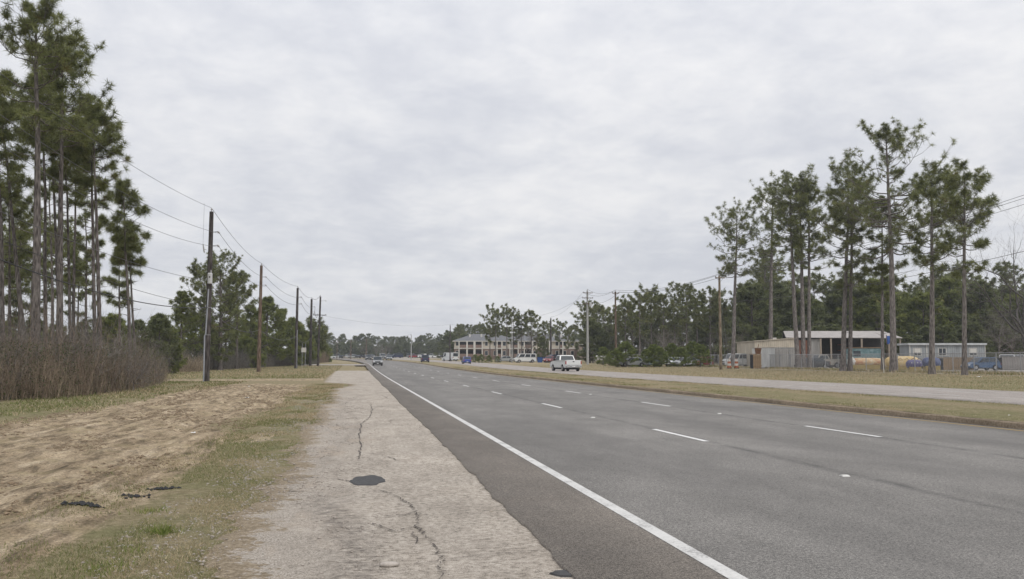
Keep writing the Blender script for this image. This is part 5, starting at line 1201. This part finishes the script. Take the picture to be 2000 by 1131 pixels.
    MB().box(-hw*.82, hw*.82, .25, L-.25, .2, c0+.06).build('underbody', M['black_tr'], e)
    if roof_cargo: MB().hexa([(-.35, .5, H+.05), (.35, .5, H+.05), (.3, xt1+.2, H+.16), (-.3, xt1+.2, H+.16)], [(-.35, .5, H+.12), (.35, .5, H+.12), (.3, xt1+.2, H+.22), (-.3, xt1+.2, H+.22)]).build('roof_cargo', M['trim'], e, bevel=.02); 
    if roof_cargo:
        for yy in (.8, xt1-.3): MB().box(-.6, .6, yy, yy+.06, H-.01, H+.10).build('roof_rack', M['black_tr'], e)
    return e
def park(e, p, rz): e.location = (float(p[0]), float(p[1]), float(p[2])); e.rotation_euler = (math.atan(.0), 0, rz); return e
PW = paint('white_paint', (.66, .67, .66)); PS = paint('silver_paint', (.36, .37, .37)); PB = paint('blue_paint', (.022, .055, .26)); PD = paint('navy_paint', (.024, .028, .075)); PR = paint('red_paint', (.25, .02, .025)); PG = paint('grey_paint', (.17, .175, .18)); PT = paint('tan_paint', (.33, .30, .26)); PK = paint('black_paint', (.03, .03, .032)); PTL = paint('teal_paint', (.15, .19, .195), .7); PFB = paint('faded_blue_paint', (.035, .09, .19), .5)
OZ = .034
def on_road(px, py, z): p = at(px, py); p[2] += z; return p
p = at(1121, 725.6); park(vehicle('pickup', 'pickup_truck', PW, 'white pickup truck driving away on the far road', 'traffic'), (p[0]-.05, p[1], p[2]+.014), .11).scale = (1.07, 1.07, 1.05)
def lane_at(px, u, z):                        # a vehicle in lane u whose centre shows in pixel column px
    ys_ = np.linspace(20, 420, 4001); xs_ = u+B(ys_); d = np.stack([xs_, ys_, T(xs_, ys_)-CAM_H], -1); q = CX+F_PX*(d@RT)/(d@FW); i = int(np.argmin(np.abs(q-px))); return np.array([xs_[i], ys_[i], float(T(xs_[i], ys_[i]))+z])
p = on_road(738, 713.5, OZ); D_s = 173.0; p = at_d(738, D_s); p[2] += .032; park(vehicle('suv', 'suv', paint('dark_silver_paint', (.22, .225, .225)), 'silver suv with headlights coming towards the camera', 'traffic'), (p[0], p[1]+4.6, p[2]), math.pi)
p = at_d(831, 222); p[2] += .014; park(vehicle('minivan', 'minivan', PD, 'dark blue minivan with roof cargo driving away', 'traffic', roof_cargo=True), p, math.atan(float(-(B(226)-B(222))/4)*-1)*1+.0)
p = at_d(913, 197); p[2] += .014; park(vehicle('hatch', 'compact_car', PB, 'bright blue compact car driving away on the far road', 'traffic'), p, 0)
p = at_d(758, 300); p[2] += .032; park(vehicle('sedan', 'sedan_car', PG, 'grey car behind the oncoming suv near the median', 'traffic'), p, math.pi+.07)
p = at_d(718, 320); p[2] += .032; park(vehicle('suv', 'suv', PK, 'dark red lit suv farthest on the highway', 'traffic'), p, math.pi+.09).__setitem__('label', 'dark suv farther off left of the oncoming silver suv')
p = at_d(745, 345); p[2] += .032; park(vehicle('van', 'van', PG, 'grey van just behind the oncoming silver suv', 'traffic'), p, math.pi+.1)
# vehicles standing in yards
def yard(kind, px, D, rz, mat, label, name, group='vehicles parked in the yards', **kw):
    p = at_d(px, D); return park(vehicle(kind, name, mat, label, group, **kw), p, rz)
yard('van', 1046, 214, math.pi/2+.1, PW, 'white passenger van parked before the apartment block', 'van')
yard('box', 890, 262, .5, PW, 'white step van parked left of the apartments', 'step_van')
yard('sedan', 1004, 232, math.pi/2, PS, 'silver car parked left of the white passenger van', 'sedan_car')
yard('minivan', 1098, 214, math.pi/2+.4, PD, 'dark blue van parked behind the dark bare pole', 'minivan')
yard('sedan', 1080, 212, math.pi-.5, PR, 'red car parked at the dark bare pole', 'sedan_car')
yard('van', 1472, 146, math.pi/2, PW, 'white suv with dark windows beside the beige workshop', 'van')
yard('pickup', 1968, 118, math.pi/2+.9, PW, 'old white pickup parked right of the grey trailer', 'pickup_truck')
yard('pickup', 2012, 124, math.pi/2+.5, PW, 'white truck cut by the right picture edge', 'pickup_truck')
yard('hatch', 1946, 108, math.pi/2, PFB, 'faded blue wrecked car before the old white pickup', 'wrecked_car')
yard('pickup', 1642, 128, math.pi/2, PT, 'dull grey old truck under the pole barn', 'pickup_truck')
yard('sedan', 1612, 122, math.pi/2+.3, PK, 'dark scrapped car left of the dull grey truck', 'wrecked_car')
# low boats and scrap behind the fence at mid distance
for i, (px, kind, mt, lab) in enumerate([(1262, 'sedan', PS, 'silver scrap car behind the fence, left of three'), (1292, 'hatch', PTL, 'teal scrap car behind the fence, middle of three'), (1362, 'sedan', PS, 'pale blue grey scrap car behind the fence near the yellowish pole'), (1385, 'hatch', PR, 'reddish scrap car behind the fence left of the yellowish pole'), (1330, 'sedan', PW, 'white scrap car behind the fence, right of three')]):
    yard(kind, px, 146+1.5*i, math.pi/2+.2*i, mt, lab, 'wrecked_car')
# far parking lot: small cars, one mesh each in two materials
def simple_car(kind):
    S_ = SPEC[kind]; hw = S_['W']/2; mb = MB(); L, bl, H = S_['L'], S_['belt'], S_['H']; xb0, xb1, xt0, xt1 = S_['cab']
    mb.box(-hw, hw, 0, L, .28, bl); n1 = len(mb.f)
    mb.hexa([(-hw*.95, xb0, bl+.003), (hw*.95, xb0, bl+.003), (hw*.95, xb1, bl+.003), (-hw*.95, xb1, bl+.003)], [(-hw*.83, xt0, H-.1), (hw*.83, xt0, H-.1), (hw*.83, xt1, H-.1), (-hw*.83, xt1, H-.1)]); n2 = len(mb.f)
    mb.box(-hw*.82, hw*.82, xt0+.03, xt1-.03, H-.098, H); n3 = len(mb.f)
    for sx in (-1, 1):
        for wx in S_['wx']: mb.cyl((sx*(hw-.1), wx, .33), (1, 0, 0), .33, .24, 10)
    me = bpy.data.meshes.new('car'); me.from_pydata(mb.v, [], mb.f); me.materials.append(PW); me.materials.append(M['car_gl']); me.materials.append(M['tyre'])
    for i, pl in enumerate(me.polygons): pl.material_index = 0 if (i < n1 or n2 <= i < n3) else (1 if i < n2 else 2)
    return me
SC = {k: simple_car(k) for k in ('sedan', 'suv', 'hatch', 'van', 'minivan')}
cols_ = [PW, PS, PG, PK, PD, PR, PT, PW, PS]; cw = {id(PW): 'white', id(PS): 'silver', id(PG): 'grey', id(PK): 'black', id(PD): 'navy', id(PR): 'red', id(PT): 'tan'}
random.seed(11)
for i, px in enumerate(np.linspace(634, 872, 46)):
    if 730 < px < 748: continue
    k = random.choice(['sedan', 'suv', 'hatch', 'sedan', 'minivan', 'van']); mt = random.choice(cols_); p = at_d(px+random.uniform(-2, 2), 425+random.choice([0, 0, 9, 18])+random.uniform(-2, 2))
    o = bpy.data.objects.new('parked_car', SC[k]); col.objects.link(o); o.location = tuple(float(v) for v in p); o.rotation_euler = (0, 0, random.choice([0, math.pi, math.pi/2, -math.pi/2])+random.uniform(-.2, .2))
    o.material_slots[0].link = 'OBJECT'; o.material_slots[0].material = mt
    tag(o, 'tiny %s %s in the far car park before the far wood' % (cw[id(mt)], {'sedan': 'car', 'hatch': 'small car'}.get(k, k)), 'car', 'cars in the far car park')
# ================================================================== YARD CLUTTER
def shell(name, px0, px1, D, top, bottom_z, mats, label, cat, rz=None, ends=.5, dep=1.4, base=None, group='painted fairground shells'):
    f = Frame(name, px0, D, label, cat, rz, group); Lx = f.x(px1); h = f.z(top); n = 14; m = 12
    Vv = []
    for i in range(n):
        t = i/(n-1); tap = 1-(abs(2*t-1)**6)*ends
        for j in range(m):
            a = 2*math.pi*j/m; Vv.append((t*Lx, dep/2+dep/2*tap*math.cos(a), (h+bottom_z)/2+(h-bottom_z)/2*tap*math.sin(a)))
    Fc = [(i*m+j, i*m+(j+1) % m, (i+1)*m+(j+1) % m, (i+1)*m+j) for i in range(n-1) for j in range(m)]+[tuple(range(m)), tuple(range(n*m-1, (n-1)*m-1, -1))]
    mb = MB(); mb.add(Vv, Fc); mb.build('shell', mats[0], f.e, smooth_=True)
    MB().box(.15, Lx-.15, .1, dep-.1, .0, bottom_z+.25).build('skid_base', mats[1], f.e, bevel=.03)
    return f, Lx, h
def motley(name, a, b, c, sc=2.0):
    t = NT(name); v = t.coord(); n = t.noise(sc, 5, .6, v, .6); cc = t.ramp(n, (.38, a), (.5, b), (.62, c)); return t.done(cc, .55, 0, .4)
M['orange_sh'] = motley('faded_orange', (.42, .20, .11), (.50, .33, .16), (.56, .47, .33)); M['yellow_sh'] = motley('faded_yellow', (.50, .33, .12), (.58, .43, .19), (.60, .47, .28)); M['purple_sh'] = motley('faded_purple', (.075, .07, .16), (.10, .092, .20), (.15, .14, .25)); M['blue_sh'] = motley('faded_blue', (.04, .055, .14), (.055, .075, .18), (.11, .14, .22)); M['mustard'] = plain('mustard', (.32, .24, .08), .7); M['rustc'] = plain('rust', (.17, .085, .045), .9, var=.4, scale=4); M['plyw'] = plain('weathered_board', (.27, .19, .115), .9, var=.35, scale=5)
f, Lx, h = shell('painted_hull', 1664, 1732, 112, 699, .35, (M['orange_sh'], M['mustard']), 'long faded orange painted hull lying behind the fence', 'hull')
MB().tube([(-.15, .7, .5), (0, .7, .8), (.5, .7, 1.0)], [.2, .55, .62], 12).build('white_nose', M['trim'], f.e, smooth_=True)
f, Lx, h = shell('painted_tank', 1733, 1800, 108, 695.5, .15, (M['yellow_sh'], M['mustard']), 'yellow tan rounded tank lying right of the tallest pine', 'tank')
for k in range(5): MB().tube([(.5+k*.75, -.03, h*.75), (.75+k*.75, -.02, h*.86), (1.0+k*.75, -.03, h*.72)], .035, 5).build('painted_arch', M['rustc'], f.e)
f, Lx, h = shell('ride_car', 1774, 1803, 103, 702.5, .22, (M['purple_sh'], M['mustard']), 'small purple ride car with pale dots before the yellow tank', 'ride car', dep=1.0)
for k in range(4): MB().cyl((.35+k*.33, -.02, h*.72), (0, 1, 0), .06, .05, 8).build('pale_dot', M['trim'], f.e)
f, Lx, h = shell('ride_car', 1806, 1840, 104, 698, .3, (M['blue_sh'], M['mustard']), 'blue ride car on a mustard base behind the trailer pine', 'ride car', dep=1.1)
MB().tube([(Lx*.55, .55, h), (Lx*.6, .55, h+.25)], [.2, .1], 8).build('headrest', M['blue_sh'], f.e)
# teal caravan under the barn
f = Frame('caravan', 1663, 124, 'teal caravan with dark window under the pole barn', 'caravan'); lx = f.x(1722); h = f.z(680)
MB().box(0, lx, 0, 2.2, .5, h).build('body', motley('teal_panel', (.085, .15, .16), (.13, .21, .22), (.20, .27, .28)), f.e, bevel=.12); MB().box(f.x(1667), f.x(1681), -.02, .05, h-1.1, h-.35).build('window', M['glass'], f.e); MB().box(-.05, lx+.05, -.06, 2.26, h+.003, h+.09).build('roof_edge', M['plyw'], f.e)
for xx in (.8, lx-1.0): MB().cyl((xx, .1, .34), (0, 1, 0), .34, .22, 14).build('wheel', M['tyre'], f.e)
MB().box(.3, lx-.3, .3, 2.0, .25, .5).build('chassis', M['black_tr'], f.e)
# board-sided bins: each board a part
def bin_(px0, px1, D, top, mat, label, nb, gap=.0):
    f = Frame('board_bin', px0, D, label, 'bin', None, 'board sided bins in the yard'); lx = f.x(px1); h = f.z(top); MB().box(.05, lx-.05, .05, 1.8, .0, h-.06).build('body', M['void'], f.e)
    bm_ = MB().box(.01, lx/nb-.02, -.03, .03, .03, h-.04).mesh('board'); bm_.materials.append(mat)
    for k in range(nb): o = link('board', bm_, None, f.e); o.location = (k*lx/nb, random.uniform(-.012, .012), random.uniform(-.02, .02))
    MB().box(-.03, lx+.03, -.06, 1.86, h-.02, h+.07).build('rim', mat, f.e, bevel=.01); MB().box(-.04, lx+.04, -.06, -.031, .35, .45).build('rail', mat, f.e); return f
bin_(1842, 1902, 110, 699, M['plyw'], 'brown board sided bin before the grey trailer', 12)
bin_(1957, 2012, 112, 697.5, plain('grey_boards', (.27, .25, .235), .9, var=.3), 'grey board sided bin at the right edge', 11)
bin_(1471, 1487, 122, 692, M['plyw'], 'tan plywood crate left of the white container', 4)
f = Frame('rusty_hopper', 1477, 123, 'rusty hopper standing on the plywood crate', 'hopper'); z0_ = f.z(692); z1_ = f.z(680); MB().hexa([(.1, .1, z0_), (.6, .1, z0_), (.6, .7, z0_), (.1, .7, z0_)], [(0, 0, z1_), (.75, 0, z1_), (.75, .8, z1_), (0, .8, z1_)]).build('hopper', M['rustc'], f.e, bevel=.02); MB().tube([(.35, .4, z1_), (.45, .4, z1_+.5)], .05, 6).build('spout', M['rustc'], f.e)
# traffic drums, white guard, blue bins, sign
M['orange_p'] = plain('drum_orange', (.36, .12, .055), .7); M['bin_bl'] = plain('blue_bin', (.03, .09, .28), .5)
def drum(px, D, label):
    f = Frame('traffic_drum', px, D, label, 'traffic drum', None, 'orange traffic drums'); 
    MB().tube([(0, 0, .0), (0, 0, .1)], .36, 14).build('base', M['black_tr'], f.e)
    for k in range(4): MB().tube([(0, 0, .1+k*.28), (0, 0, .378+k*.28)], [.28-k*.025, .27-k*.025], 14).build('band', M['orange_p'] if k % 2 == 0 else M['trim'], f.e)
    MB().tube([(-.08, 0, 1.22), (-.08, 0, 1.32), (.08, 0, 1.32), (.08, 0, 1.22)], .02, 6).build('handle', M['orange_p'], f.e)
drum(1424, 124, 'orange white drum left of the leftmost fence pine'); drum(1438, 124, 'orange white drum right of the leftmost fence pine')
pg = at(1726.5, 728.5); e = empty('guy_guard', pg); MB().tube([(0, 0, -.05), (-.08, 0, 1.5)], .034, 8).build('guard_tube', M['trim'], e); MB().tube([(-.08, 0, 1.5), (-.2, .1, 4.2)], .012, 5).build('guy_wire', M['galv'], e); tag(e, 'white plastic guy wire guard at the foot of the thin pine', 'wire guard')
for px, lab in ((1050, 'left'), (1062, 'right')):
    f = Frame('blue_bin', px, 216, 'blue bin right of the white passenger van, %s one of two' % lab, 'bin', None, 'blue bins'); MB().hexa([(0, 0, 0), (1.1, 0, 0), (1.1, 1, 0), (0, 1, 0)], [(-.05, -.05, 1.15), (1.15, -.05, 1.15), (1.15, 1.05, 1.15), (-.05, 1.05, 1.15)]).build('tub', M['bin_bl'], f.e, bevel=.03); MB().box(-.08, 1.18, -.08, 1.08, 1.155, 1.25).build('lid', M['bin_bl'], f.e, bevel=.03)
f = Frame('white_sign', 590, 160, 'blank white sign board on two posts below the left pines', 'sign'); 
for xx in (0, .55): MB().tube([(xx, 0, -.1), (xx, 0, 4.0)], .05, 6).build('post', M['galv'], f.e)
MB().box(-.15, .7, -.06, -.03, f.z(688), f.z(679)).build('board', M['trim'], f.e, bevel=.01)
f = Frame('tank_trailer', 1163, 190, 'low white tank behind the fence right of the pale grey pole', 'tank'); lx = f.x(1200); MB().tube([(0, 0, .9), (.15, 0, .9), (lx-.15, 0, .9), (lx, 0, .9)], [.45, .75, .75, .45], 14).build('tank', M['trim'], f.e, smooth_=True)
for xx in (.6, lx-.6): MB().box(xx-.1, xx+.1, -.5, .5, 0, .3).build('saddle', M['black_tr'], f.e)
# ================================================================== HAZE
t = NT('haze'); t.n.remove(t.b); pv = t.n.new('ShaderNodeVolumePrincipled'); pv.inputs['Color'].default_value = (.86, .9, .96, 1); pv.inputs['Density'].default_value = .00028; pv.inputs['Anisotropy'].default_value = .2
t.l.new(pv.outputs[0], t.n['Material Output'].inputs['Volume'])
hz = MB().box(-700, 700, -150, 1000, -1.2, 36).build('haze', t.m); tag(hz, 'thin pale haze over the whole place', 'haze', kind='stuff'); hz.display_type = 'WIRE'
